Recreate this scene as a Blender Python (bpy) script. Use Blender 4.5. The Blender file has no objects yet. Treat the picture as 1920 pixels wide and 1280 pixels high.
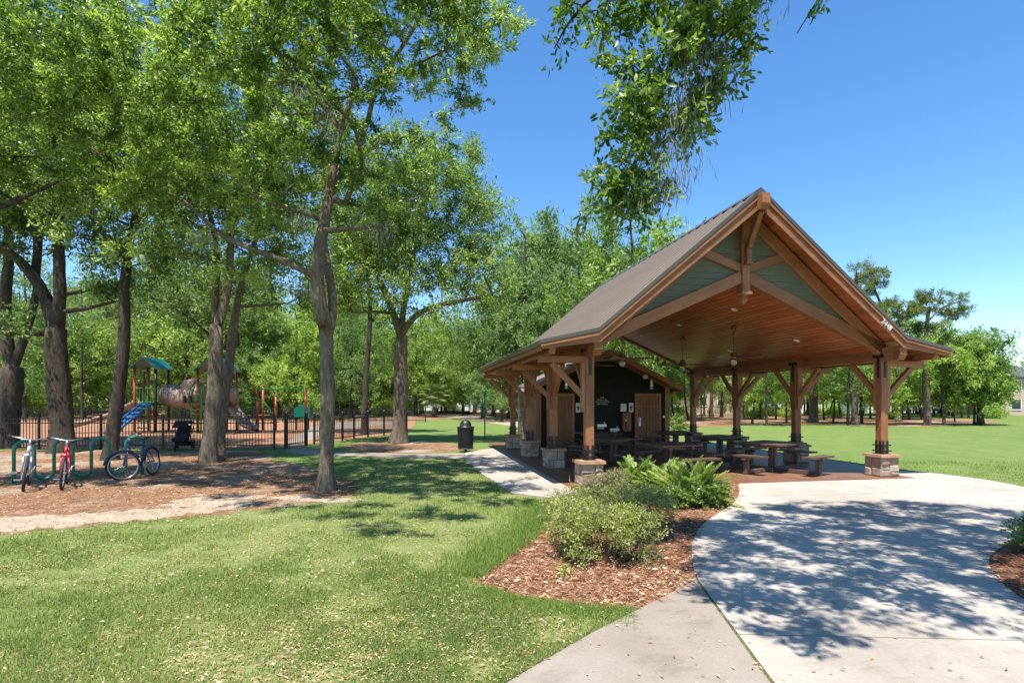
import bpy, math, random
import numpy as np
from mathutils import Vector, Matrix
from math import sin, cos, pi, radians as R

random.seed(7)
RNG = np.random.default_rng(11)
SC = bpy.context.scene
COL = SC.collection

# ------------------------------------------------------------------ camera, sky, sun, exposure
EYE = 1.9
FPX = 1030.0
cam_d = bpy.data.cameras.new('camera')
cam = bpy.data.objects.new('camera', cam_d)
COL.objects.link(cam)
cam.location = (0, 0, EYE)
cam.rotation_euler = (R(90), 0, 0)
cam_d.sensor_width = 36.0
cam_d.lens = FPX / 1920 * 36.0
cam_d.shift_y = 110 / 1920
cam_d.clip_start = 0.05
cam_d.clip_end = 3000
SC.camera = cam

SX, SY = 0.115, 0.345                       # how far a shadow moves along x, y per metre of height
SUN_EL = math.atan2(1, math.hypot(SX, SY))
SUN_AZ = math.atan2(-SX, -SY)              # azimuth (from +y towards +x) that the sun stands at
world = bpy.data.worlds.new('World')
SC.world = world
world.use_nodes = True
wn = world.node_tree
wn.nodes.clear()
w_out = wn.nodes.new('ShaderNodeOutputWorld')
w_bg = wn.nodes.new('ShaderNodeBackground')
w_sky = wn.nodes.new('ShaderNodeTexSky')
w_sky.sky_type = 'NISHITA'
w_sky.sun_disc = False
w_sky.sun_elevation = SUN_EL
w_sky.sun_rotation = SUN_AZ
w_sky.altitude = 0
w_sky.air_density = 1.0
w_sky.dust_density = 0.0
w_sky.ozone_density = 4.0
w_bg.inputs['Strength'].default_value = 0.125
w_hs = wn.nodes.new('ShaderNodeHueSaturation')
w_hs.inputs['Saturation'].default_value = 1.2
wn.links.new(w_sky.outputs['Color'], w_hs.inputs['Color'])
wn.links.new(w_hs.outputs['Color'], w_bg.inputs['Color'])
wn.links.new(w_bg.outputs[0], w_out.inputs['Surface'])

sun_d = bpy.data.lights.new('sun', 'SUN')
sun_d.energy = 4.8
sun_d.angle = R(0.53)
sun_d.color = (1.0, 0.955, 0.87)
sun = bpy.data.objects.new('sun', sun_d)
COL.objects.link(sun)
sun.rotation_euler = Vector((SX, SY, -1)).to_track_quat('-Z', 'Y').to_euler()
sun.location = (0, 0, 60)

SC.view_settings.view_transform = 'Standard'
SC.view_settings.look = 'None'
SC.view_settings.gamma = 1.0
SC.view_settings.use_curve_mapping = False
SC.view_settings.exposure = 1.0
SC.render.film_transparent = False
SC.cycles.max_bounces = 8
SC.cycles.diffuse_bounces = 5
SC.cycles.glossy_bounces = 3
SC.cycles.transmission_bounces = 4
SC.cycles.use_denoising = True


def G(px, py):
    """ground point (z = 0) seen at a spot of the 1920 px photograph"""
    y = FPX * EYE / (py - 750.0)
    return Vector(((px - 960) / FPX * y, y, 0))


def P(px, py, y):
    return Vector(((px - 960) / FPX * y, y, EYE + (750.0 - py) / FPX * y))


# ------------------------------------------------------------------ materials
def nt(name):
    m = bpy.data.materials.new(name)
    m.use_nodes = True
    t = m.node_tree
    b = t.nodes['Principled BSDF']
    return m, t, b


def nd(t, kind, **kw):
    n = t.nodes.new(kind)
    for k, v in kw.items():
        if k.startswith('i_'):
            n.inputs[k[2:].replace('_', ' ')].default_value = v
        else:
            setattr(n, k, v)
    return n


def ramp(t, fac, cols):
    r = t.nodes.new('ShaderNodeValToRGB')
    e = r.color_ramp.elements
    while len(e) < len(cols):
        e.new(0.5)
    for i, (p, c) in enumerate(cols):
        e[i].position = p
        e[i].color = (c[0], c[1], c[2], 1)
    if fac is not None:
        t.links.new(fac, r.inputs['Fac'])
    return r


def coords(t, src='Object', scale=(1, 1, 1)):
    if src == 'tc':
        a = nd(t, 'ShaderNodeAttribute', attribute_name='tc')
        o = a.outputs['Vector']
    elif src == 'World':
        a = nd(t, 'ShaderNodeNewGeometry')
        o = a.outputs['Position']
    else:
        a = nd(t, 'ShaderNodeTexCoord')
        o = a.outputs[src]
    mp = nd(t, 'ShaderNodeMapping')
    mp.inputs['Scale'].default_value = scale
    t.links.new(o, mp.inputs['Vector'])
    return mp.outputs['Vector']


def noise(t, vec, scale=5, detail=4, rough=0.55):
    n = nd(t, 'ShaderNodeTexNoise')
    n.inputs['Scale'].default_value = scale
    n.inputs['Detail'].default_value = detail
    n.inputs['Roughness'].default_value = rough
    t.links.new(vec, n.inputs['Vector'])
    return n.outputs['Fac']


def mixc(t, a, b, fac, mode='MIX'):
    m = nd(t, 'ShaderNodeMix', data_type='RGBA', blend_type=mode)
    for s, v in ((m.inputs[0], fac), (m.inputs[6], a), (m.inputs[7], b)):
        if hasattr(v, 'node'):
            t.links.new(v, s)
        elif isinstance(v, (int, float)):
            s.default_value = v
        else:
            s.default_value = (v[0], v[1], v[2], 1)
    return m.outputs[2]


def bump(t, b, h, strength=0.3, dist=0.01):
    n = nd(t, 'ShaderNodeBump')
    n.inputs['Strength'].default_value = strength
    n.inputs['Distance'].default_value = dist
    t.links.new(h, n.inputs['Height'])
    t.links.new(n.outputs[0], b.inputs['Normal'])


def simple(name, col, rough=0.6, metal=0.0, var=0.12, scale=6, src='Object', spec=0.5, bstr=0.0):
    m, t, b = nt(name)
    n = noise(t, coords(t, src), scale, 4)
    lo = [c * (1 - var) for c in col]
    hi = [min(1, c * (1 + var)) for c in col]
    t.links.new(ramp(t, n, [(0.3, lo), (0.7, hi)]).outputs[0], b.inputs['Base Color'])
    b.inputs['Roughness'].default_value = rough
    b.inputs['Metallic'].default_value = metal
    b.inputs['Specular IOR Level'].default_value = spec
    if bstr:
        bump(t, b, n, bstr, 0.01)
    return m


def wood(name, c0, c1, c2, rough=0.5, knots=True, spec=0.4):
    m, t, b = nt(name)
    v = coords(t, 'tc', (1.2, 14, 14))
    n1 = noise(t, v, 2.2, 6, 0.65)
    v2 = coords(t, 'tc', (0.9, 2.5, 2.5))
    n2 = noise(t, v2, 1.3, 2)
    col = ramp(t, n1, [(0.25, c0), (0.5, c1), (0.75, c2)]).outputs[0]
    dark = ramp(t, n2, [(0.3, (0.72, 0.70, 0.68)), (0.6, (1, 1, 1))]).outputs[0]
    col = mixc(t, col, dark, 1.0, 'MULTIPLY')
    oi = nd(t, 'ShaderNodeObjectInfo')
    tint = ramp(t, oi.outputs['Random'], [(0, (0.80, 0.78, 0.76)), (1, (1.1, 1.1, 1.1))]).outputs[0]
    col = mixc(t, col, tint, 1.0, 'MULTIPLY')
    t.links.new(col, b.inputs['Base Color'])
    b.inputs['Roughness'].default_value = rough
    b.inputs['Specular IOR Level'].default_value = spec
    bump(t, b, n1, 0.25, 0.004)
    return m


M = {}
M['timber'] = wood('timber', (0.235, 0.088, 0.036), (0.350, 0.138, 0.058), (0.430, 0.178, 0.080))
M['ceiling'] = wood('ceiling_wood', (0.33, 0.084, 0.024), (0.49, 0.134, 0.040), (0.58, 0.18, 0.060), rough=0.36, spec=0.5)
M['soffit'] = wood('soffit_wood', (0.34, 0.105, 0.036), (0.46, 0.148, 0.054), (0.53, 0.185, 0.072), rough=0.45)
M['door'] = wood('door_wood', (0.18, 0.065, 0.024), (0.27, 0.10, 0.037), (0.33, 0.13, 0.05), rough=0.5)
M['table'] = wood('table_wood', (0.075, 0.045, 0.033), (0.125, 0.076, 0.056), (0.18, 0.112, 0.085), rough=0.6)
M['roof'] = simple('brown_roof_metal', (0.225, 0.180, 0.148), 0.45, 0.1, 0.10, 0.7)
M['roof_edge'] = simple('roof_edge_metal', (0.115, 0.097, 0.083), 0.35, 0.35, 0.06, 2)
M['sage'] = simple('sage_siding', (0.150, 0.152, 0.108), 0.65, 0, 0.07, 3)
M['dark_siding'] = simple('dark_siding', (0.016, 0.018, 0.014), 0.7, 0, 0.2, 3, spec=0.2)
M['black'] = simple('black_metal', (0.012, 0.012, 0.013), 0.45, 0.0, 0.2, 9)
M['white'] = simple('white_paint', (0.78, 0.78, 0.76), 0.5, 0, 0.03)
M['steel'] = simple('brushed_steel', (0.55, 0.55, 0.56), 0.3, 0.9, 0.08)
M['copper'] = simple('bronze_metal', (0.16, 0.075, 0.04), 0.4, 0.5, 0.15)
M['fan_blade'] = simple('fan_blade', (0.26, 0.19, 0.145), 0.5, 0, 0.15)
M['green_tube'] = simple('green_powder_coat', (0.008, 0.19, 0.115), 0.35, 0, 0.12, 4)
M['play_green'] = simple('bright_green_paint', (0.05, 0.31, 0.04), 0.4, 0, 0.1)
M['play_teal'] = simple('teal_plastic', (0.0, 0.12, 0.08), 0.45, 0, 0.1)
M['play_orange'] = simple('orange_red_paint', (0.33, 0.062, 0.02), 0.45, 0, 0.12)
M['play_tan'] = simple('tan_plastic', (0.30, 0.19, 0.135), 0.5, 0, 0.2, 3)
M['play_blue'] = simple('blue_plastic', (0.012, 0.11, 0.30), 0.4, 0, 0.1)
M['play_rock'] = simple('grey_brown_plastic', (0.16, 0.125, 0.105), 0.5, 0, 0.2, 3)
M['play_brown'] = simple('dark_brown_post', (0.035, 0.018, 0.012), 0.5, 0, 0.1)
M['tyre'] = simple('tyre_rubber', (0.03, 0.03, 0.032), 0.8, 0, 0.2)
M['chrome'] = simple('bike_alloy', (0.5, 0.5, 0.52), 0.3, 0.85, 0.1)
M['bike_silver'] = simple('silver_bike_paint', (0.5, 0.51, 0.54), 0.3, 0.3, 0.05)
M['bike_red'] = simple('red_bike_paint', (0.5, 0.02, 0.04), 0.3, 0, 0.05)
M['bike_blue'] = simple('navy_bike_paint', (0.035, 0.05, 0.12), 0.3, 0.1, 0.05)
M['cloth_black'] = simple('black_cloth', (0.008, 0.008, 0.009), 0.9, 0, 0.3)
M['stucco_white'] = simple('white_stucco', (0.72, 0.72, 0.70), 0.8, 0, 0.05)
M['stucco_tan'] = simple('tan_stucco', (0.48, 0.36, 0.29), 0.8, 0, 0.06)
M['stucco_rose'] = simple('rose_stucco', (0.52, 0.38, 0.34), 0.8, 0, 0.06)
M['house_roof'] = simple('grey_shingle', (0.07, 0.07, 0.085), 0.8, 0, 0.25, 5)
M['window'] = simple('window_glass', (0.02, 0.03, 0.04), 0.08, 0, 0.1)
M['car_white'] = simple('white_car_paint', (0.75, 0.75, 0.76), 0.2, 0, 0.02)
M['car_grey'] = simple('grey_car_paint', (0.2, 0.21, 0.23), 0.2, 0.3, 0.02)


def bulb_glass():
    m, t, b = nt('frosted_globe')
    b.inputs['Base Color'].default_value = (0.75, 0.72, 0.66, 1)
    b.inputs['Roughness'].default_value = 0.12
    b.inputs['Transmission Weight'].default_value = 0.6
    return m


M['globe'] = bulb_glass()


def stone_mat():
    m, t, b = nt('field_stone')
    oi = nd(t, 'ShaderNodeObjectInfo')
    base = ramp(t, oi.outputs['Random'], [(0.0, (0.25, 0.165, 0.115)), (0.35, (0.38, 0.275, 0.20)), (0.65, (0.44, 0.345, 0.265)), (1.0, (0.33, 0.255, 0.205))]).outputs[0]
    n = noise(t, coords(t, 'Object'), 9, 6, 0.65)
    sh = ramp(t, n, [(0.3, (0.62, 0.58, 0.55)), (0.55, (1, 1, 1)), (0.8, (1.18, 1.14, 1.08))]).outputs[0]
    t.links.new(mixc(t, base, sh, 1.0, 'MULTIPLY'), b.inputs['Base Color'])
    b.inputs['Roughness'].default_value = 0.85
    bump(t, b, n, 0.6, 0.02)
    return m


M['stone'] = stone_mat()
M['mortar'] = simple('mortar', (0.10, 0.085, 0.07), 0.95, 0, 0.2, 20)
M['cap_stone'] = simple('pier_cap', (0.36, 0.205, 0.115), 0.8, 0, 0.2, 9, bstr=0.3)


def concrete_mat(name, c0, c1, stain, stain_amt):
    m, t, b = nt(name)
    v = coords(t, 'World')
    n1 = noise(t, v, 0.9, 6, 0.6)
    n2 = noise(t, v, 38, 4, 0.6)
    n3 = noise(t, coords(t, 'World', (1, 1.7, 1)), 2.2, 5, 0.7)
    c = ramp(t, n1, [(0.3, c0), (0.7, c1)]).outputs[0]
    st = ramp(t, n3, [(0.52, (0, 0, 0)), (0.75, (stain_amt,) * 3)]).outputs[0]
    c = mixc(t, c, stain, st)
    g = ramp(t, n2, [(0.2, (0.86, 0.86, 0.86)), (0.6, (1.03, 1.03, 1.03))]).outputs[0]
    c = mixc(t, c, g, 1.0, 'MULTIPLY')
    n4 = noise(t, v, 7.0, 3, 0.5)
    sp = ramp(t, n4, [(0.70, (1, 1, 1)), (0.76, (0.72, 0.68, 0.63))]).outputs[0]
    c = mixc(t, c, sp, 1.0, 'MULTIPLY')
    vo = nd(t, 'ShaderNodeTexVoronoi', feature='DISTANCE_TO_EDGE')
    vo.inputs['Scale'].default_value = 0.26
    ws = nd(t, 'ShaderNodeVectorMath', operation='ADD')
    nz = nd(t, 'ShaderNodeTexNoise')
    nz.inputs['Scale'].default_value = 1.7
    nz.inputs['Detail'].default_value = 6
    t.links.new(v, nz.inputs['Vector'])
    t.links.new(v, ws.inputs[0])
    t.links.new(nz.outputs['Color'], ws.inputs[1])
    t.links.new(ws.outputs[0], vo.inputs['Vector'])
    ck = ramp(t, vo.outputs['Distance'], [(0.0, (0.62, 0.58, 0.53)), (0.0035, (1, 1, 1))]).outputs[0]
    c = mixc(t, c, ck, 0.55, 'MULTIPLY')
    n5 = noise(t, v, 0.38, 3, 0.5)
    c = mixc(t, c, ramp(t, n5, [(0.35, (0.84, 0.82, 0.79)), (0.6, (1, 1, 1))]).outputs[0], 1.0, 'MULTIPLY')
    t.links.new(c, b.inputs['Base Color'])
    b.inputs['Roughness'].default_value = 0.85
    b.inputs['Specular IOR Level'].default_value = 0.3
    bump(t, b, n2, 0.25, 0.004)
    return m


M['concrete'] = concrete_mat('pale_concrete', (0.340, 0.300, 0.258), (0.440, 0.396, 0.350), (0.225, 0.185, 0.145), 0.6)
M['concrete_old'] = concrete_mat('older_concrete', (0.240, 0.198, 0.160), (0.315, 0.270, 0.228), (0.155, 0.125, 0.10), 0.75)
M['floor'] = concrete_mat('stained_concrete', (0.15, 0.068, 0.036), (0.26, 0.125, 0.068), (0.33, 0.20, 0.12), 0.6)
M['floor'].node_tree.nodes['Principled BSDF'].inputs['Roughness'].default_value = 0.42
M['floor'].node_tree.nodes['Principled BSDF'].inputs['Specular IOR Level'].default_value = 0.55
M['joint'] = simple('joint_soil', (0.06, 0.05, 0.03), 0.95, 0, 0.3, 12)


def ground_mat(name, cols, scales=(0.5, 6, 45), mixes=(0.5, 0.35), bstr=0.5, bdist=0.02, patch=None, pscale=0.5, plo=0.58, phi=0.66):
    """three scales of mottling"""
    m, t, b = nt(name)
    v = coords(t, 'World')
    n1 = noise(t, v, scales[0], 5, 0.6)
    n2 = noise(t, v, scales[1], 6, 0.65)
    n3 = noise(t, v, scales[2], 3, 0.7)
    c1 = ramp(t, n1, [(0.35, cols[0]), (0.65, cols[1])]).outputs[0]
    c2 = ramp(t, n2, [(0.35, cols[2]), (0.65, cols[3])]).outputs[0]
    if patch:
        np_ = noise(t, v, pscale, 7, 0.68)
        c1 = c1
    c3 = ramp(t, n3, [(0.25, (0.45, 0.45, 0.45)), (0.5, (0.95, 0.95, 0.95)), (0.75, (1.35, 1.3, 1.2))]).outputs[0]
    c = mixc(t, c1, c2, mixes[0])
    if patch:
        c = mixc(t, c, patch, ramp(t, np_, [(plo, (0, 0, 0)), (phi, (0.85, 0.85, 0.85))]).outputs[0])
    c = mixc(t, c, c3, mixes[1] * 2 if mixes[1] < 0.5 else 1.0, 'MULTIPLY')
    t.links.new(c, b.inputs['Base Color'])
    b.inputs['Roughness'].default_value = 0.95
    b.inputs['Specular IOR Level'].default_value = 0.1
    bump(t, b, n3, bstr, bdist)
    return m


M['lawn'] = ground_mat('lawn', ((0.135, 0.172, 0.046), (0.172, 0.205, 0.063), (0.110, 0.150, 0.039), (0.235, 0.235, 0.106)), (0.16, 1.6, 26), (0.55, 0.3), patch=(0.21, 0.17, 0.105), pscale=0.9, plo=0.60, phi=0.70)
M['turf'] = ground_mat('green_turf', ((0.110, 0.172, 0.040), (0.138, 0.200, 0.050), (0.095, 0.152, 0.036), (0.185, 0.212, 0.070)), (0.09, 0.8, 16), (0.5, 0.32), patch=(0.21, 0.205, 0.085), pscale=0.16, plo=0.56, phi=0.72)
M['mulch'] = ground_mat('bark_mulch', ((0.27, 0.125, 0.072), (0.36, 0.19, 0.115), (0.19, 0.085, 0.050), (0.42, 0.24, 0.155)), (0.6, 9, 42), (0.55, 0.42), 0.8, 0.03)
M['forest_floor'] = ground_mat('leaf_litter_ground', ((0.165, 0.080, 0.044), (0.26, 0.135, 0.075), (0.105, 0.052, 0.030), (0.36, 0.21, 0.125)), (0.3, 4, 28), (0.55, 0.42), 0.8, 0.03, patch=(0.40, 0.33, 0.26), pscale=0.40, plo=0.49, phi=0.64)
M['sand'] = ground_mat('bare_sand', ((0.32, 0.255, 0.19), (0.40, 0.335, 0.26), (0.24, 0.155, 0.10), (0.42, 0.355, 0.285)), (0.6, 3.2, 25), (0.5, 0.3))
M['play_mulch'] = ground_mat('playground_mulch', ((0.26, 0.130, 0.072), (0.36, 0.19, 0.11), (0.18, 0.085, 0.048), (0.40, 0.23, 0.145)), (0.4, 4, 24), (0.5, 0.35))


def leaf_mat(name, dark, mid, light, trans=0.35, rough=0.42, tcol=None, spec=0.45):
    m = bpy.data.materials.new(name)
    m.use_nodes = True
    t = m.node_tree
    b = t.nodes['Principled BSDF']
    out = t.nodes['Material Output']
    a = nd(t, 'ShaderNodeAttribute', attribute_name='rnd')
    col = ramp(t, a.outputs['Fac'], [(0.05, dark), (0.5, mid), (0.95, light)]).outputs[0]
    t.links.new(col, b.inputs['Base Color'])
    b.inputs['Roughness'].default_value = rough
    b.inputs['Specular IOR Level'].default_value = spec
    tr = nd(t, 'ShaderNodeBsdfTranslucent')
    tc = mixc(t, col, tcol or (1.38, 1.5, 0.82), 1.0, 'MULTIPLY')
    t.links.new(tc, tr.inputs['Color'])
    mx = nd(t, 'ShaderNodeMixShader')
    mx.inputs[0].default_value = trans
    t.links.new(b.outputs[0], mx.inputs[1])
    t.links.new(tr.outputs[0], mx.inputs[2])
    t.links.new(mx.outputs[0], out.inputs['Surface'])
    return m


M['leaf_oak'] = leaf_mat('oak_leaf', (0.050, 0.098, 0.020), (0.185, 0.275, 0.056), (0.375, 0.455, 0.135), trans=0.55, rough=0.36, spec=0.6)
M['leaf_dark'] = leaf_mat('shaded_and_dark_leaf', (0.040, 0.085, 0.018), (0.130, 0.210, 0.045), (0.270, 0.360, 0.100), trans=0.5, rough=0.36, spec=0.6)  # oak leaf tone darkened to stand in for shaded crowns; also dark low plants
M['leaf_near'] = leaf_mat('broad_green_leaf', (0.048, 0.100, 0.020), (0.130, 0.220, 0.040), (0.29, 0.37, 0.085), rough=0.36, trans=0.45)
M['leaf_spring'] = leaf_mat('spring_leaf', (0.130, 0.215, 0.038), (0.28, 0.395, 0.078), (0.46, 0.53, 0.155), trans=0.52, rough=0.55)
M['leaf_grey'] = leaf_mat('grey_green_leaf', (0.085, 0.145, 0.050), (0.175, 0.265, 0.090), (0.30, 0.38, 0.15), trans=0.48, rough=0.55)
M['leaf_pine'] = leaf_mat('pine_needle', (0.085, 0.120, 0.034), (0.165, 0.210, 0.060), (0.27, 0.30, 0.10), trans=0.35, rough=0.5)
M['leaf_shrub'] = leaf_mat('shrub_leaf', (0.15, 0.19, 0.034), (0.30, 0.33, 0.075), (0.50, 0.48, 0.17), trans=0.4, rough=0.5)
M['leaf_brown_shrub'] = leaf_mat('browned_shrub_leaf', (0.14, 0.15, 0.055), (0.25, 0.24, 0.095), (0.40, 0.33, 0.18), trans=0.3, rough=0.6, tcol=(1.1, 1, 0.7))
M['leaf_cycad'] = leaf_mat('cycad_leaf', (0.055, 0.12, 0.022), (0.21, 0.31, 0.055), (0.43, 0.47, 0.16), trans=0.38, rough=0.38)
M['leaf_palm'] = leaf_mat('palm_leaf', (0.09, 0.14, 0.045), (0.16, 0.225, 0.07), (0.25, 0.30, 0.12), trans=0.3, rough=0.5)
M['grass'] = leaf_mat('grass_blade', (0.125, 0.185, 0.045), (0.255, 0.315, 0.095), (0.44, 0.42, 0.21), trans=0.48, rough=0.55, spec=0.25)
M['tall_grass'] = leaf_mat('long_grass_blade', (0.11, 0.18, 0.034), (0.20, 0.28, 0.060), (0.32, 0.37, 0.12), trans=0.42, rough=0.5, spec=0.25)
M['dead_leaf'] = leaf_mat('dead_leaf', (0.30, 0.155, 0.065), (0.46, 0.31, 0.165), (0.60, 0.49, 0.34), trans=0.15, rough=0.6, tcol=(1, 0.9, 0.7))
M['straw'] = leaf_mat('pine_straw', (0.22, 0.095, 0.052), (0.38, 0.19, 0.11), (0.50, 0.31, 0.21), trans=0.05, rough=0.7, tcol=(1, 0.9, 0.7))
M['moss'] = leaf_mat('grey_hanging_moss', (0.22, 0.20, 0.16), (0.33, 0.31, 0.25), (0.44, 0.42, 0.35), trans=0.3, rough=0.9, tcol=(1, 1, 0.9), spec=0.1)


def bark_mat(name, c0, c1, c2):
    m, t, b = nt(name)
    v = coords(t, 'Object', (8, 8, 2.0))
    n1 = noise(t, v, 2.4, 9, 0.78)
    n2 = noise(t, coords(t, 'Object', (1, 1, 0.6)), 2.0, 4, 0.6)
    c = ramp(t, n1, [(0.32, c0), (0.52, c1), (0.72, c2)]).outputs[0]
    lich = ramp(t, n2, [(0.55, (0, 0, 0)), (0.72, (0.6, 0.6, 0.6))]).outputs[0]
    c = mixc(t, c, (c2[0] * 1.08, c2[1] * 1.10, c2[2] * 1.10), lich)
    t.links.new(c, b.inputs['Base Color'])
    b.inputs['Roughness'].default_value = 0.95
    b.inputs['Specular IOR Level'].default_value = 0.125
    bump(t, b, n1, 1.0, 0.05)
    return m


M['bark'] = bark_mat('oak_bark', (0.065, 0.048, 0.034), (0.195, 0.150, 0.108), (0.340, 0.280, 0.210))
M['bark_dark'] = bark_mat('dark_oak_bark', (0.030, 0.024, 0.019), (0.080, 0.063, 0.050), (0.15, 0.125, 0.10))
M['bark_pine'] = bark_mat('pine_bark', (0.065, 0.045, 0.035), (0.17, 0.125, 0.10), (0.27, 0.215, 0.18))


# ------------------------------------------------------------------ mesh helpers
class MB:
    """collects boxes, beams, tubes; build() links them as one mesh object"""

    def __init__(s):
        s.v, s.f, s.tc = [], [], []

    def add(s, vs, fs, tcs=None):
        o = len(s.v)
        s.v += [tuple(v) for v in vs]
        s.f += [tuple(i + o for i in f) for f in fs]
        s.tc += [tuple(c) for c in (tcs or vs)]
        return s

    BF = ((0, 3, 2, 1), (4, 5, 6, 7), (0, 1, 5, 4), (1, 2, 6, 5), (2, 3, 7, 6), (3, 0, 4, 7))

    def box(s, c, d, rot=None, taper=1.0):
        hx, hy, hz = d[0] / 2, d[1] / 2, d[2] / 2
        k = taper
        pts = [Vector(p) for p in ((-hx, -hy, -hz), (hx, -hy, -hz), (hx, hy, -hz), (-hx, hy, -hz),
                                   (-hx * k, -hy * k, hz), (hx * k, -hy * k, hz), (hx * k, hy * k, hz), (-hx * k, hy * k, hz))]
        ax = max(range(3), key=lambda i: d[i])
        o = random.random() * 40
        tc = [(p[ax] + o, p[(ax + 1) % 3] + o, p[(ax + 2) % 3]) for p in pts]
        if rot is not None:
            pts = [rot @ p for p in pts]
        c = Vector(c)
        return s.add([p + c for p in pts], MB.BF, tc)

    def beam(s, a, b, w, h, up=(0, 0, 1), bev=0.0):
        """box from a to b; w across, h along up"""
        a, b = Vector(a), Vector(b)
        d = (b - a)
        L = d.length
        d.normalize()
        u = Vector(up)
        x = d.cross(u)
        if x.length < 1e-4:
            x = d.cross(Vector((1, 0, 0)))
        x.normalize()
        u = x.cross(d).normalized()
        o = random.random() * 40
        if bev <= 0:
            prof = [(-w / 2, -h / 2), (w / 2, -h / 2), (w / 2, h / 2), (-w / 2, h / 2)]
        else:
            q = bev
            prof = [(-w / 2 + q, -h / 2), (w / 2 - q, -h / 2), (w / 2, -h / 2 + q), (w / 2, h / 2 - q), (w / 2 - q, h / 2), (-w / 2 + q, h / 2), (-w / 2, h / 2 - q), (-w / 2, -h / 2 + q)]
        n = len(prof)
        vs, tc = [], []
        for t_, base in ((0, a), (L, b)):
            for (i, j) in prof:
                vs.append(base + x * i + u * j)
                tc.append((t_ + o, i + o, j))
        fs = [tuple(range(n - 1, -1, -1)), tuple(range(n, 2 * n))]
        fs += [(i, (i + 1) % n, n + (i + 1) % n, n + i) for i in range(n)]
        return s.add(vs, [tuple(reversed(f)) for f in fs], tc)

    def tube(s, pts, rad, n=8, closed=False, cap=True):
        pts = [Vector(p) for p in pts]
        m = len(pts)
        if not hasattr(rad, '__len__'):
            rad = [rad] * m
        vs, fs = [], []
        prev = None
        for i, p in enumerate(pts):
            if closed:
                d = pts[(i + 1) % m] - pts[i - 1]
            else:
                d = pts[min(i + 1, m - 1)] - pts[max(i - 1, 0)]
            d.normalize()
            if prev is None:
                x = d.orthogonal().normalized()
            else:
                x = (prev - d * prev.dot(d))
                x = x.normalized() if x.length > 1e-6 else d.orthogonal().normalized()
            prev = x
            y = d.cross(x)
            for k in range(n):
                a = 2 * pi * k / n
                vs.append(p + (x * cos(a) + y * sin(a)) * rad[i])
        mm = m if closed else m - 1
        for i in range(mm):
            j = (i + 1) % m
            for k in range(n):
                l = (k + 1) % n
                fs.append((i * n + k, i * n + l, j * n + l, j * n + k))
        if cap and not closed:
            fs.append(tuple(range(n - 1, -1, -1)))
            fs.append(tuple((m - 1) * n + k for k in range(n)))
        return s.add(vs, fs)

    def lathe(s, prof, c=(0, 0, 0), n=16):
        c = Vector(c)
        vs, fs = [], []
        for (r, z) in prof:
            for k in range(n):
                a = 2 * pi * k / n
                vs.append(c + Vector((r * cos(a), r * sin(a), z)))
        for i in range(len(prof) - 1):
            for k in range(n):
                l = (k + 1) % n
                fs.append((i * n + k, i * n + l, (i + 1) * n + l, (i + 1) * n + k))
        fs.append(tuple(range(n - 1, -1, -1)))
        fs.append(tuple((len(prof) - 1) * n + k for k in range(n)))
        return s.add(vs, fs)

    def prism(s, poly, ax0, ax1, fn):
        """poly of 2-D points extruded between ax0 and ax1; fn(a, b, t) -> 3-D point"""
        n = len(poly)
        vs = [fn(a, b, ax0) for a, b in poly] + [fn(a, b, ax1) for a, b in poly]
        o = random.random() * 40
        tc = [(a + o, b + o, ax0) for a, b in poly] + [(a + o, b + o, ax1) for a, b in poly]
        fs = [tuple(range(n - 1, -1, -1)), tuple(range(n, 2 * n))]
        fs += [(i, (i + 1) % n, n + (i + 1) % n, n + i) for i in range(n)]
        return s.add(vs, fs, tc)

    def mesh(s, name, mat, smooth=False, fix=True):
        me = bpy.data.meshes.new(name)
        me.from_pydata(s.v, [], s.f)
        a = me.attributes.new('tc', 'FLOAT_VECTOR', 'POINT')
        a.data.foreach_set('vector', np.array(s.tc, dtype=np.float32).ravel())
        me.materials.append(mat)
        if fix:
            import bmesh
            bm = bmesh.new()
            bm.from_mesh(me)
            bmesh.ops.recalc_face_normals(bm, faces=bm.faces)
            bm.to_mesh(me)
            bm.free()
        if smooth:
            me.polygons.foreach_set('use_smooth', [True] * len(me.polygons))
        me.update()
        return me

    def build(s, name, mat, parent=None, smooth=False, fix=True):
        return link(name, s.mesh(name, mat, smooth, fix), parent)


def link(name, me, parent=None, loc=None, rot=None):
    o = bpy.data.objects.new(name, me)
    COL.objects.link(o)
    if parent is not None:
        o.parent = parent
    if loc is not None:
        o.location = loc
    if rot is not None:
        o.rotation_euler = rot
    return o


def tag(o, label=None, cat=None, group=None, kind=None):
    for k, v in (('label', label), ('category', cat), ('group', group), ('kind', kind)):
        if v:
            o[k] = v
    return o


def thing(name, label, cat, loc=(0, 0, 0), rz=0.0, group=None):
    o = bpy.data.objects.new(name, None)
    o.empty_display_size = 0.2
    COL.objects.link(o)
    o.location = loc
    o.rotation_euler = (0, 0, rz)
    return tag(o, label, cat, group)


def dup(root, loc=None, rz=None, scale=None, label=None, parent=None):
    def cp(o, par):
        c = o.copy()
        COL.objects.link(c)
        c.parent = par
        for ch in list(o.children):
            cp(ch, c)
        return c
    r = cp(root, parent if parent is not None else root.parent)
    if loc is not None:
        r.location = loc
    if rz is not None:
        r.rotation_euler = (0, 0, rz)
    if scale is not None:
        r.scale = scale if hasattr(scale, '__len__') else (scale,) * 3
    if label:
        r['label'] = label
    return r


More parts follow.
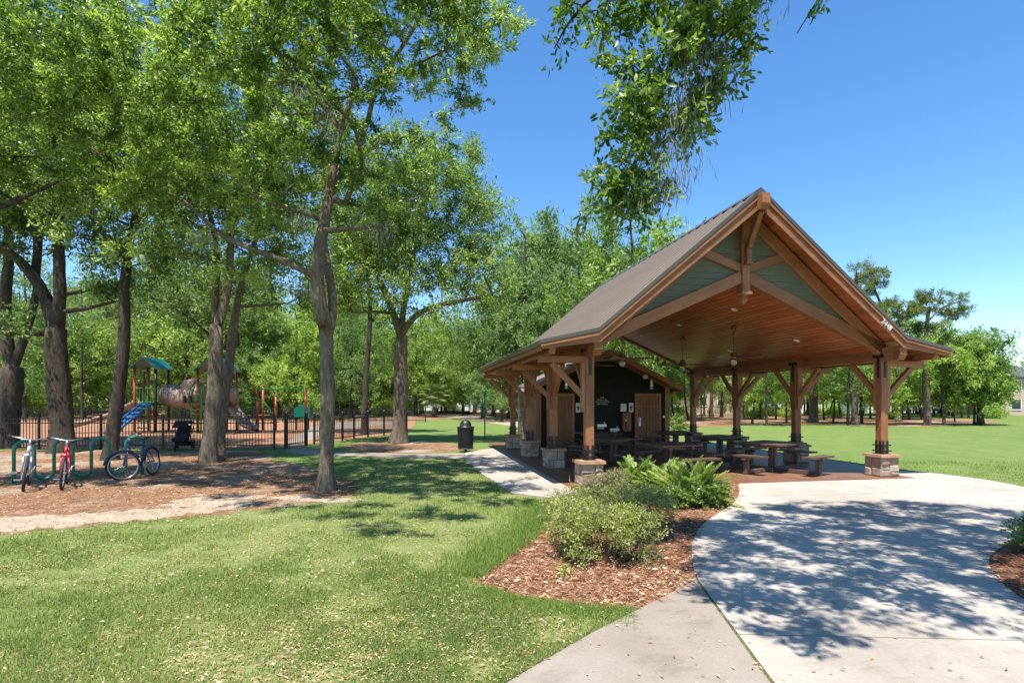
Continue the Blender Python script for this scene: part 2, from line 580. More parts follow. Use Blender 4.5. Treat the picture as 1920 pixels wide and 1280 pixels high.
def np_mesh(name, verts, faces4, mat, rnd=None, faces3=None):
    me = bpy.data.meshes.new(name)
    nv = len(verts)
    f4 = faces4 if faces4 is not None else np.zeros((0, 4), int)
    f3 = faces3 if faces3 is not None else np.zeros((0, 3), int)
    loops = np.concatenate([f4.ravel(), f3.ravel()]).astype(np.int32)
    n4, n3 = len(f4), len(f3)
    starts = np.concatenate([np.arange(n4) * 4, n4 * 4 + np.arange(n3) * 3]).astype(np.int32)
    me.vertices.add(nv)
    me.vertices.foreach_set('co', np.asarray(verts, dtype=np.float32).ravel())
    me.loops.add(len(loops))
    me.loops.foreach_set('vertex_index', loops)
    me.polygons.add(n4 + n3)
    me.polygons.foreach_set('loop_start', starts)
    if rnd is not None:
        a = me.attributes.new('rnd', 'FLOAT', 'POINT')
        a.data.foreach_set('value', np.asarray(rnd, dtype=np.float32))
    me.materials.append(mat)
    me.update(calc_edges=True)
    me.validate()
    return me


def unit(a):
    return a / np.maximum(np.linalg.norm(a, axis=-1, keepdims=True), 1e-9)


def leaf_verts(p, d, n, L, W, fold=0.25):
    """p base, d direction, n normal, per-leaf length and half width -> (N*4,3)"""
    d = unit(d)
    s = unit(np.cross(d, n))
    n = np.cross(s, d)
    L = L[:, None]
    W = W[:, None]
    mid = p + d * L * 0.52
    a = mid + s * W + n * W * fold
    b = mid - s * W + n * W * fold
    tip = p + d * L - n * L * 0.08
    return np.stack([p, a, tip, b], 1).reshape(-1, 3)


def leaf_mesh(name, p, d, n, L, W, mat, rnd, fold=0.25):
    v = leaf_verts(p, d, n, L, W, fold)
    N = len(p)
    f = (np.arange(N)[:, None] * 4 + np.array([0, 1, 2, 3])[None]).astype(np.int32)
    # split each leaf along its midrib
    f3 = np.concatenate([f[:, [0, 1, 2]], f[:, [0, 2, 3]]])
    return np_mesh(name, v, None, mat, np.repeat(rnd, 4), f3)


def broad_leaf_mesh(name, p, d, n, L, W, mat, rnd, fold=0.2):
    """oblong leaf with rounded shoulders, folded along its midrib"""
    d = unit(d)
    s = unit(np.cross(d, n))
    n = np.cross(s, d)
    L = L[:, None]
    W = W[:, None]
    c = lambda t, w, dn: p + d * L * t + s * W * w + n * (W * abs(w) * fold - L * dn)
    v = np.stack([p, c(.22, .62, 0), c(.55, 1, .01), c(.84, .66, .05), c(1, 0, .10), c(.84, -.66, .05), c(.55, -1, .01), c(.22, -.62, 0), c(.5, 0, .0)], 1).reshape(-1, 3)
    i = np.arange(len(p))[:, None] * 9
    f4 = np.concatenate([i + np.array([[0, 1, 2, 8]]), i + np.array([[8, 2, 3, 4]]), i + np.array([[8, 4, 5, 6]]), i + np.array([[0, 8, 6, 7]])]).astype(np.int32)
    return np_mesh(name, v, f4, mat, np.repeat(rnd, 9))


def inside(poly, x, y):
    """vectorised point in polygon"""
    r = np.zeros(len(x), bool)
    n = len(poly)
    j = n - 1
    for i in range(n):
        xi, yi = poly[i][0], poly[i][1]
        xj, yj = poly[j][0], poly[j][1]
        c = ((yi > y) != (yj > y)) & (x < (xj - xi) * (y - yi) / ((yj - yi) if yj != yi else 1e-9) + xi)
        r ^= c
        j = i
    return r

# ------------------------------------------------------------------ the ground and what lies flush on it
def jag(poly, step=0.3, amp=0.06):
    out = []
    n = len(poly)
    for i in range(n):
        a, b = Vector(poly[i][:2]), Vector(poly[(i + 1) % n][:2])
        L = (b - a).length
        dist = max(4.0, min(a.length, b.length))
        st = step * max(1, dist / 9)
        k = max(1, min(60, int(L / st)))
        nrm = Vector((-(b - a).y, (b - a).x))
        nrm.normalize()
        for q in range(k):
            p = a.lerp(b, q / k)
            w = amp * max(1, dist / 12) if (q or True) else 0
            p = p + nrm * random.gauss(0, w)
            out.append((p.x, p.y))
    return out


def sheet(name, poly, z, mat, step=0.3, amp=0.06, parent=None, kind='structure'):
    pts = jag(poly, step, amp) if amp else [(p[0], p[1]) for p in poly]
    me = bpy.data.meshes.new(name)
    me.from_pydata([(x, y, z) for x, y in pts], [], [tuple(range(len(pts)))])
    me.materials.append(mat)
    me.update()
    if me.polygons[0].normal.z < 0:
        me.flip_normals()
    o = link(name, me, parent)
    if kind:
        o['kind'] = kind
    return o


def clip(poly, a, b, off):
    """keep the part of poly left of the line a->b, off metres clear of it"""
    a, b = Vector(a[:2]), Vector(b[:2])
    nrm = Vector((-(b - a).y, (b - a).x)).normalized()
    f = lambda p: (Vector(p[:2]) - a).dot(nrm) - off
    out = []
    for i in range(len(poly)):
        p, q = Vector(poly[i][:2]), Vector(poly[(i + 1) % len(poly)][:2])
        fp, fq = f(p), f(q)
        if fp >= 0:
            out.append(p)
        if (fp >= 0) != (fq >= 0):
            out.append(p.lerp(q, fp / (fp - fq)))
    return out


def slabs(polys, line, gap=0.007):
    out = []
    for p in polys:
        for (a, b) in ((line[0], line[1]), (line[1], line[0])):
            c = clip(p, a, b, gap)
            if len(c) > 2:
                out.append(c)
    return out


def smooth_poly(pts, it=2):
    """Chaikin on an open line"""
    for _ in range(it):
        o = [pts[0]]
        for i in range(len(pts) - 1):
            a, b = Vector(pts[i]), Vector(pts[i + 1])
            o += [a.lerp(b, 0.25), a.lerp(b, 0.75)]
        o.append(pts[-1])
        pts = o
    return pts


def slab(poly, z, mat, parent, depth=0.16, name='slab'):
    mb = MB()
    ar = sum(poly[i][0] * poly[(i + 1) % len(poly)][1] - poly[(i + 1) % len(poly)][0] * poly[i][1] for i in range(len(poly)))
    p = [(q[0], q[1]) for q in poly]
    if ar < 0:
        p.reverse()
    mb.prism(p, z - depth, z, lambda a, b, t: (a, b, t))
    return mb.build(name, mat, parent)


def structure(name):
    o = bpy.data.objects.new(name, None)
    COL.objects.link(o)
    o['kind'] = 'structure'
    return o


gx = 700
gm = bpy.data.meshes.new('ground')
gm.from_pydata([(-gx, -60, 0), (gx, -60, 0), (gx, 900, 0), (-gx, 900, 0)], [], [(0, 1, 2, 3)])
gm.materials.append(M['turf'])
link('ground', gm)['kind'] = 'structure'

# pavilion frame: u to the right along the front, v into the depth
PA = math.atan2(0.1814, 0.9834)
PO = Vector((1.71, 12.24, 0))
UX, VX = Vector((cos(PA), sin(PA), 0)), Vector((-sin(PA), cos(PA), 0))


def L2W(u, v, z=0):
    return PO + UX * u + VX * v + Vector((0, 0, z))


PW, PD, BAY = 7.58, 9.24, 3.08
ZC = 0.03                                   # top of the concrete

front_l = L2W(-0.55, -0.47)
front_r = L2W(8.05, -0.47)
edge_bulge = smooth_poly([G(1310, 1092), G(1298, 1062), G(1296, 1030), G(1305, 1000), G(1330, 974), G(1372, 950), G(1388, 928), L2W(3.35, -0.49)], 2)
plaza = list(edge_bulge) + [L2W(8.06, -0.49), L2W(8.06, 0.75), L2W(8.95, 0.80)] + smooth_poly([L2W(8.95, 0.80), G(1730, 886.5), G(1790, 893), G(1860, 902), G(1935, 918)], 2)[1:] + [ Vector((16, 10.6, 0)), Vector((16, 8.6, 0)), G(2050, 985), G(1935, 1003)]
bed_r_edge = smooth_poly([G(1935, 1003), G(1880, 1026), G(1852, 1048), G(1858, 1075), G(1888, 1108), G(1940, 1140), G(2080, 1190)], 2)
plaza += bed_r_edge + [G(2500, 1330), Vector((5.5, 2.2, 0)), Vector((1.75, 2.2, 0)), G(1450, 1284), G(1385, 1195)]
lower = [G(1310, 1092), G(1385, 1195), G(1450, 1284), Vector((1.75, 2.2, 0)), Vector((-1.2, 2.2, 0)), G(955, 1284), G(1035, 1236), G(1110, 1192), G(1200, 1146)]
lines = [(G(1373, 1195), G(1920, 1207)), (G(1604, 1056), G(1844, 1073)), (L2W(0, -1.9), L2W(8, -2.35))]
pl = structure('concrete_plaza')
jl = (G(1310, 1092), G(1450, 1284))
polys = [plaza]
for ln in lines:
    polys = slabs(polys, ln)
o2 = slabs([polys[-1]], (G(1793, 915), G(1920, 946)))
for p in polys:
    slab(p, ZC, M['concrete'], pl)
# a soil-filled joint lies between the plaza and the older walk
lw = structure('concrete_walk')
low2 = [Vector(p[:2]) for p in lower]
shift = (G(1310, 1092) - G(1450, 1284)).to_2d().normalized()
nrm = Vector((-shift.y, shift.x))
if nrm.x > 0:
    nrm = -nrm
for i in (0, 1, 2, 3):
    low2[i] = low2[i] + nrm * 0.028
slab(low2, ZC, M['concrete_old'], lw)
jp = [Vector(p[:2]) for p in lower[:4]]
sheet('joint_soil', [jp[0], jp[1], jp[2], jp[3]] + [q + nrm * 0.03 for q in reversed(jp)], ZC - 0.012, M['joint'], amp=0, parent=lw, kind=None)

# stained floor under the roof, and the pale strip along its right side
fl = structure('pavilion_floor')
for (u0, u1) in ((-0.55, 2.3), (2.31, 5.2), (5.21, 8.05)):
    for (v0, v1) in ((-0.47, 2.9), (2.91, 6.1), (6.11, 12.4)):
        slab([L2W(u0, v0), L2W(u1, v0), L2W(u1, v1), L2W(u0, v1)], ZC + 0.004, M['floor'], fl)
side = structure('side_pavement')
for (v0, v1) in ((0.76, 3.2), (3.21, 6.4), (6.41, 9.9)):
    slab([L2W(8.06, v0), L2W(8.95, v0), L2W(8.95, v1), L2W(8.06, v1)], ZC, M['concrete'], side)

# the walk along the left side of the pavilion and the narrow path to the playground gate
wk = structure('side_walk')
walk = [L2W(-0.56, 9.6), L2W(-0.56, -0.50), G(1128, 936), G(1062, 939), G(960, 926), G(905, 891), G(872, 862), G(872, 850), G(905, 843)]
wp = [walk]
for v in (0.9, 3.0, 5.1, 7.2):
    wp = slabs(wp, (L2W(-3, v), L2W(3, v)))
for p in wp:
    slab(p, ZC, M['concrete'], wk)
pt = structure('path')
path = smooth_poly([G(871, 862), G(800, 859), G(700, 857), G(620, 855), G(560, 851), G(535, 846)], 1) + smooth_poly([G(560, 838), G(600, 845), G(650, 848.5), G(720, 850), G(800, 851), G(871, 850.5)], 1)
slab(path, ZC - 0.006, M['concrete_old'], pt)

# loose ground
near = [Vector((-9, -8, 0)), Vector((-14, 4, 0)), Vector((-14, 9.5, 0)), G(0, 985), G(430, 950), G(600, 920), G(700, 862), G(760, 858), G(871, 862), G(905, 891), G(960, 926), G(1062, 939), Vector((2, 9, 0)), Vector((2.2, 3, 0)), Vector((2.2, -8, 0))]
sheet('near_lawn', near, 0.004, M['lawn'], 0.3, 0.08)
bed = [G(1055, 938), G(1040, 965), G(1005, 1008), G(960, 1040), G(925, 1066), G(900, 1088), G(910, 1106), G(955, 1122), G(1015, 1133), G(1100, 1141), G(1180, 1148), G(1235, 1138)] + [Vector((2.1, 6.0, 0)), G(1330, 1000), G(1400, 960), L2W(3.6, -0.44), L2W(-0.2, -0.44), G(1100, 936)]
sheet('mulch_bed', bed, 0.012, M['mulch'], 0.12, 0.025)
bed_r = list(bed_r_edge) + [G(2250, 1190), G(2500, 1120), G(2300, 1010), G(2050, 985)]
sheet('side_mulch_bed', [(p[0], p[1]) for p in bed_r], 0.012, M['mulch'], 0.2, 0.02)
floor_edge = [G(-700, 1075), G(-300, 1035), G(0, 1003), G(130, 990), G(250, 978), G(430, 962), G(520, 950), G(620, 940), G(685, 924), G(660, 905), G(640, 893), G(600, 880), G(560, 872), G(520, 862), G(490, 845), G(-900, 842)]
sheet('forest_floor', floor_edge, 0.008, M['forest_floor'], 0.16, 0.10)
sand = [G(-700, 1072), G(-300, 1034), G(0, 1001), G(130, 988), G(250, 976), G(360, 966), G(440, 955), G(500, 944), G(440, 942), G(400, 947), G(330, 951), G(250, 956), G(150, 964), G(40, 968), G(-300, 990), G(-700, 1020)]
sheet('sand_strip', sand, 0.012, M['sand'], 0.10, 0.10)
for i in range(12):
    c_ = G(random.uniform(330, 640), random.uniform(928, 948))
    rr = random.uniform(0.08, 0.30)
    sheet('sand_patch', [c_ + Vector((rr * 2.2 * cos(a) * random.uniform(.6, 1.2), rr * sin(a) * random.uniform(.6, 1.2), 0)) for a in np.linspace(0, 2 * pi, 13)[:-1]], 0.0105 + i * 0.00004, M['sand'], 0.1, 0.03)
tpatch = [G(640 + 115 + 115 * cos(a), 838 + 11 * sin(a)) for a in np.linspace(0, 2 * pi, 22)[:-1]]
sheet('tree_litter', tpatch, 0.008, M['forest_floor'], 0.3, 0.10)
play = [(-40, 21.3), G(508, 841), G(545, 838), G(592, 831), G(640, 826), G(690, 819), G(760, 811), G(775, 800), (-9, 52), (-50, 52)]
sheet('playground_surface', play, 0.012, M['play_mulch'], 0.5, 0.02)
sheet('playground_path', [G(548, 838), G(590, 822), G(612, 806), G(700, 798), G(762, 797), G(760, 789), G(650, 791), G(585, 800), G(560, 815), G(530, 836)], 0.018, M['concrete_old'], 0.5, 0.01)
# trail and leaf-strewn ground behind
trail = smooth_poly([G(560, 770.5), G(700, 771), G(790, 777), G(880, 787), G(960, 799), G(1010, 806), G(1100, 812)], 1) + smooth_poly([G(1100, 793), G(1010, 790), G(950, 783), G(880, 777), G(800, 772), G(700, 768.5), G(560, 768)], 1)
sheet('trail', trail, 0.012, M['sand'], 0.5, 0.03)
back = [G(540, 771), G(770, 771), G(900, 783), G(1060, 792), G(1150, 796), G(1250, 803), G(1330, 801), G(1400, 796), G(1500, 795), G(1640, 799), G(1720, 800), G(1800, 797), G(1870, 793), G(1880, 790), G(1800, 786), G(1700, 783), G(1600, 780), G(1400, 777), G(1200, 774), G(1000, 771), G(800, 767), G(540, 766)]
sheet('wood_floor', back, 0.006, M['forest_floor'], 0.5, 0.06)
sheet('left_wood_floor', [(-120, 53), (-9, 53), (-4, 60), (-8, 105), (-120, 105)], 0.006, M['forest_floor'], 0.8, 0.1)

# ------------------------------------------------------------------ the pavilion
PZ = ZC + 0.004
pav = thing('picnic_pavilion', 'open timber picnic pavilion with steep brown metal roof and stone-footed posts', 'pavilion', PO, PA)
CU = PW / 2
Z_RIDGE, Z_KINK, Z_EAVE = 6.60, 3.40, 3.12
E_OUT = 1.26
V0, V1 = -0.66, PD + 0.66
SL = (Z_RIDGE - Z_KINK) / CU
CH0, CHS = 3.02, 0.44                        # scissor chord: height of its underside at the post, slope


def stone_pier():
    p = MB().box((0, 0, 0.235), (0.44, 0.44, 0.47)).build('stone_pier', M['mortar'])
    rng = random.Random(5)
    def cut(x0, z0, x1, z1, depth=0):
        w, h = x1 - x0, z1 - z0
        if depth < 5 and (w > 0.33 or h > 0.27 or (depth < 2 and rng.random() < 0.6)):
            if w / 0.33 + rng.uniform(-.25, .25) > h / 0.25:
                m = x0 + w * rng.uniform(0.34, 0.66)
                return cut(x0, z0, m, z1, depth + 1) + cut(m, z0, x1, z1, depth + 1)
            m = z0 + h * rng.uniform(0.34, 0.66)
            return cut(x0, z0, x1, m, depth + 1) + cut(x0, m, x1, z1, depth + 1)
        return [(x0, z0, w, h)]

    for face in range(4):
        rot = Matrix.Rotation(face * pi / 2, 3, 'Z')
        for (x, z, w, h) in cut(-0.255, 0.004, 0.255, 0.470):
            d = rng.uniform(0.024, 0.048)
            j = lambda s=0.012: rng.uniform(-s, s)
            g = 0.006
            a = [(x + g + j(.005), z + g + j(.005)), (x + w - g + j(.005), z + g + j(.005)), (x + w - g + j(.005), z + h - g + j(.005)), (x + g + j(.005), z + h - g + j(.005))]
            q = 0.026
            cxm, czm = x + w / 2, z + h / 2
            ins = [(px + (q if px < cxm else -q), pz + (q if pz < czm else -q)) for px, pz in a]
            vs = [Vector((px, -0.219, pz)) for px, pz in a] + [Vector((px, -0.22 - d * 0.6, pz)) for px, pz in a] + [Vector((px + j(.016), -0.22 - d - j(.010), pz + j(.016))) for px, pz in ins]
            fs = [(8, 9, 10, 11)]
            for b in (0, 4):
                fs += [(b + i, b + (i + 1) % 4, b + 4 + (i + 1) % 4, b + 4 + i) for i in range(4)]
            MB().add([rot @ v for v in vs], fs).build('stone', M['stone'], p)
    c = MB()
    c.box((0, 0, 0.472 + 0.034), (0.60, 0.60, 0.068), taper=0.97)
    c.build('pier_cap', M['cap_stone'], p)
    return p


pier0 = stone_pier()
pier0.parent = pav
first = True
posts_uv = [(0.0, k * BAY) for k in range(4)] + [(PW, k * BAY) for k in range(4)]
POST_Z0, POST_Z1 = PZ + 0.54, 2.86


def make_post(side, dys=(1, -1)):
    """side +1: outward is +u; -1: outward is -u.  Post stands at the local origin"""
    mb = MB()
    mb.beam((0, 0, POST_Z0), (0, 0, POST_Z1), 0.195, 0.195, (0, 1, 0), 0.012)
    p = mb.build('post', M['timber'], pav)
    b = MB()
    for (dx, dy) in [(side, 0)] + [(0, q) for q in dys]:
        if dx:
            b.beam((dx * 0.141, 0, 1.72), (dx * 0.141, 0, 2.86), 0.085, 0.145, (0, 1, 0), 0.01)
            b.box((dx * 0.132, 0, 1.68), (0.065, 0.135, 0.08))
        elif dy:
            b.beam((0, dy * 0.141, 1.72), (0, dy * 0.141, 2.86), 0.145, 0.085, (0, 1, 0), 0.01)
            b.box((0, dy * 0.132, 1.68), (0.135, 0.065, 0.08))
    b.build('bolster', M['timber'], p)
    MB().beam((side * 0.05, 0, 2.80), (side * 1.15, 0, 2.80), 0.16, 0.15, (0, 0, 1), 0.01).build('outrigger', M['timber'], p)
    MB().beam((side * 0.16, 0, 2.02), (side * 0.86, 0, 2.72), 0.11, 0.12, (0, 0, 1), 0.01).build('knee_brace', M['timber'], p)
    for s in dys:
        MB().beam((0, s * 0.16, 2.05), (0, s * 0.95, 2.84), 0.11, 0.12, (0, 0, 1), 0.01).build('knee_brace', M['timber'], p)
    k = MB()
    for z in (PZ + 0.62, PZ + 0.76):
        for s in (-1, 1):
            k.beam((-0.165, s * 0.108, z), (0.165, s * 0.108, z), 0.026, 0.026)
            k.beam((s * 0.108, -0.165, z), (s * 0.108, 0.165, z), 0.026, 0.026)
    for s in (-1, 1):
        for c in (-0.06, 0.06):
            k.box((c, s * 0.1035, PZ + 0.70), (0.055, 0.014, 0.34))
            k.box((s * 0.1035, c, PZ + 0.70), (0.014, 0.055, 0.34))
    k.box((0, 0, PZ + 0.545), (0.26, 0.26, 0.014))
    k.build('base_bracket', M['black'], p)
    t = MB()
    for s in (-1, 1):
        t.box((0, s * 0.1085, 2.72), (0.06, 0.014, 0.52))
        t.box((0, s * 0.1085, 3.00), (0.32, 0.0145, 0.07))
    t.box((-side * 0.1075, 0, 2.72), (0.014, 0.06, 0.52))
    t.box((-side * 0.1075, 0, 2.985), (0.0145, 0.32, 0.07))
    t.build('strap', M['black'], p)
    return p


for side in (-1, 1):
    pr = None
    for k in range(4):
        u = 0.0 if side < 0 else PW
        if k in (0, 3):
            o = make_post(side, (1,) if k == 0 else (-1,))
        elif pr is None:
            pr = make_post(side)
            o = pr
        else:
            o = dup(pr)
        o.location = (u, k * BAY, 0)
        if side < 0 and k == 0:
            q = pier0
        else:
            q = dup(pier0)
        q.location = (u, k * BAY, PZ)
        q.rotation_euler = (0, 0, (k + (2 if side > 0 else 0)) * pi / 2)
# plate beams and eave purlins
for s, u in ((-1, 0.0), (1, PW)):
    b = MB()
    b.beam((u, -0.42, 3.03), (u, V1 - 0.25, 3.03), 0.185, 0.34, (0, 0, 1), 0.012)
    pts = [(-0.42, 2.86), (-0.42, 3.20), (-0.62, 3.20), (-0.62, 2.98), (-0.54, 2.86)]
    b.prism(pts, u - 0.0925, u + 0.0925, lambda a, c, t: (t, a, c))
    b.build('plate_beam', M['timber'], pav)
    uo = u + s * 0.98
    b = MB()
    b.beam((uo, -0.40, 2.955), (uo, V1 - 0.3, 2.955), 0.14, 0.16, (0, 0, 1), 0.01)
    pts = [(-0.40, 2.875), (-0.40, 3.035), (-0.58, 3.035), (-0.58, 2.97), (-0.51, 2.875)]
    b.prism(pts, uo - 0.07, uo + 0.07, lambda a, c, t: (t, a, c))
    b.build('eave_purlin', M['timber'], pav)


def roof_z(u):
    a = abs(u - CU)
    if a <= CU:
        return Z_RIDGE - SL * a
    return Z_KINK - (a - CU) / E_OUT * (Z_KINK - Z_EAVE)


# trusses at the two gables
def truss(v, full=True):
    w = 0.20
    for s in (-1, 1):
        o = CU * 0
        e = lambda a: CU + s * a
        lo, hi = 0.0, CU
        off = 0.33
        MB().beam((e(CU - 0.0), v, roof_z(0) - off + 0.02), (e(0.10), v, roof_z(CU) - off - 0.08), w, 0.27, (0, 0, 1), 0.012).build('top_chord', M['timber'], pav)
        MB().beam((e(CU - 0.02), v, CH0 + 0.14), (e(0.09), v, CH0 + 0.14 + CHS * (CU - 0.11)), w, 0.27, (0, 0, 1), 0.012).build('bottom_chord', M['timber'], pav)
        if full:
            MB().beam((e(0.09), v - 0.002, 4.98), (e(1.12), v - 0.002, 5.34), w * 0.8, 0.19, (0, 0, 1), 0.01).build('strut', M['timber'], pav)
    k = MB()
    k.beam((CU, v - 0.012, 4.42), (CU, v - 0.012, Z_RIDGE - 0.2), 0.20, 0.25, (0, 1, 0), 0.012)
    k.box((CU, v - 0.012, 4.40), (0.26, 0.31, 0.07))
    kp = k.build('king_post', M['timber'], pav)
    MB().lathe([(0.11, 4.365), (0.075, 4.33), (0.10, 4.29), (0.105, 4.25), (0.05, 4.18), (0.015, 4.15)], (CU, v - 0.012, 0), 8).build('pendant', M['timber'], kp)


truss(0.0)
truss(PD, False)
# ridge beam with its carved end and the brace below it
b = MB()
b.beam((CU, -0.6, Z_RIDGE - 0.30), (CU, V1 - 0.2, Z_RIDGE - 0.30), 0.20, 0.34, (0, 0, 1), 0.01)
b.prism([(-0.60, Z_RIDGE - 0.47), (-0.60, Z_RIDGE - 0.13), (-0.86, Z_RIDGE - 0.13), (-0.86, Z_RIDGE - 0.36), (-0.78, Z_RIDGE - 0.47)], CU - 0.10, CU + 0.10, lambda a, c, t: (t, a, c))
b.build('ridge_beam', M['timber'], pav)
b = MB()
cur = [(-0.66, 6.12), (-0.52, 5.92), (-0.40, 5.74), (-0.29, 5.58), (-0.24, 5.42)]
for i in range(4):
    b.beam((CU, cur[i][0], cur[i][1]), (CU, cur[i + 1][0], cur[i + 1][1]), 0.12, 0.13, (0, 1, 0), 0.01)
b.box((CU, -0.20, 5.28), (0.12, 0.12, 0.34))
b.box((CU, -0.20, 5.08), (0.15, 0.14, 0.07))
b.build('ridge_brace', M['timber'], pav)


# clapboards of the gables
def clapboards(v, sgn):
    z = CH0 + 0.2
    h = 0.15
    while z < Z_RIDGE - 0.4:
        z2 = z + h + 0.012
        rl = lambda zz: (zz - (Z_KINK - 0.14)) / SL           # where the roof line crosses, from the left post
        cl = lambda zz: (zz - (CH0 + 0.2)) / CHS
        lo0, lo1 = max(0.0, rl(z)), max(0.0, rl(z2))
        segs = []
        if cl(z) < CU:
            segs = [(lo0, min(cl(z), CU), min(cl(z2), CU), lo1), (PW - cl(z), PW - lo0, PW - lo1, PW - min(cl(z2), CU))]
        else:
            segs = [(lo0, PW - lo0, PW - lo1, lo1)]
        for (a, b_, c, d) in segs:
            if b_ - a < 0.05:
                continue
            y0, y1 = v + sgn * 0.040, v + sgn * 0.018
            yb = v - sgn * 0.01
            vs = [(a, y0, z), (b_, y0, z), (c, y1, z2), (d, y1, z2), (a, yb, z), (b_, yb, z), (c, yb, z2), (d, yb, z2)]
            MB().add(vs, [(0, 1, 2, 3), (7, 6, 5, 4), (0, 4, 5, 1), (1, 5, 6, 2), (2, 6, 7, 3), (3, 7, 4, 0)]).build('siding_board', M['sage'], pav)
        z += h


clapboards(0.03, -1)
clapboards(PD - 0.03, 1)

# metal roof: ribbed panels running from ridge to eave
NP = 25
pw = (V1 - V0) / NP


def roof_panel(s):
    mb = MB()
    e = lambda a: CU + s * a
    th = 0.022
    prof = [(0.0, Z_RIDGE), (CU, Z_KINK), (CU + E_OUT, Z_EAVE)]
    for (a0, z0), (a1, z1) in zip(prof[:-1], prof[1:]):
        vs = []
        for (yy) in (0.0, pw - 0.004):
            vs += [(e(a0), yy, z0), (e(a1), yy, z1), (e(a1), yy, z1 - th), (e(a0), yy, z0 - th)]
        mb.add(vs, [(0, 1, 2, 3), (7, 6, 5, 4), (0, 4, 5, 1), (1, 5, 6, 2), (2, 6, 7, 3), (3, 7, 4, 0)])
        for yy, hh, ww in ((0.016, 0.050, 0.028), (pw * 0.5, 0.005, 0.06)):
            vs = []
            for q, k in ((yy - ww / 2, 0.7), (yy + ww / 2, 0.7)):
                qq = yy + (q - yy)
                vs += [(e(a0), qq, z0 - 0.002), (e(a1), qq, z1 - 0.002), (e(a1), yy + (q - yy) * k, z1 + hh), (e(a0), yy + (q - yy) * k, z0 + hh)]
            mb.add(vs, [(0, 1, 2, 3), (7, 6, 5, 4), (0, 4, 5, 1), (1, 5, 6, 2), (2, 6, 7, 3), (3, 7, 4, 0)])
    return mb.mesh('roof_panel', M['roof'])


for s in (-1, 1):
    me = roof_panel(s)
    for i in range(NP):
        link('roof_panel', me, pav, (0, V0 + i * pw, 0))
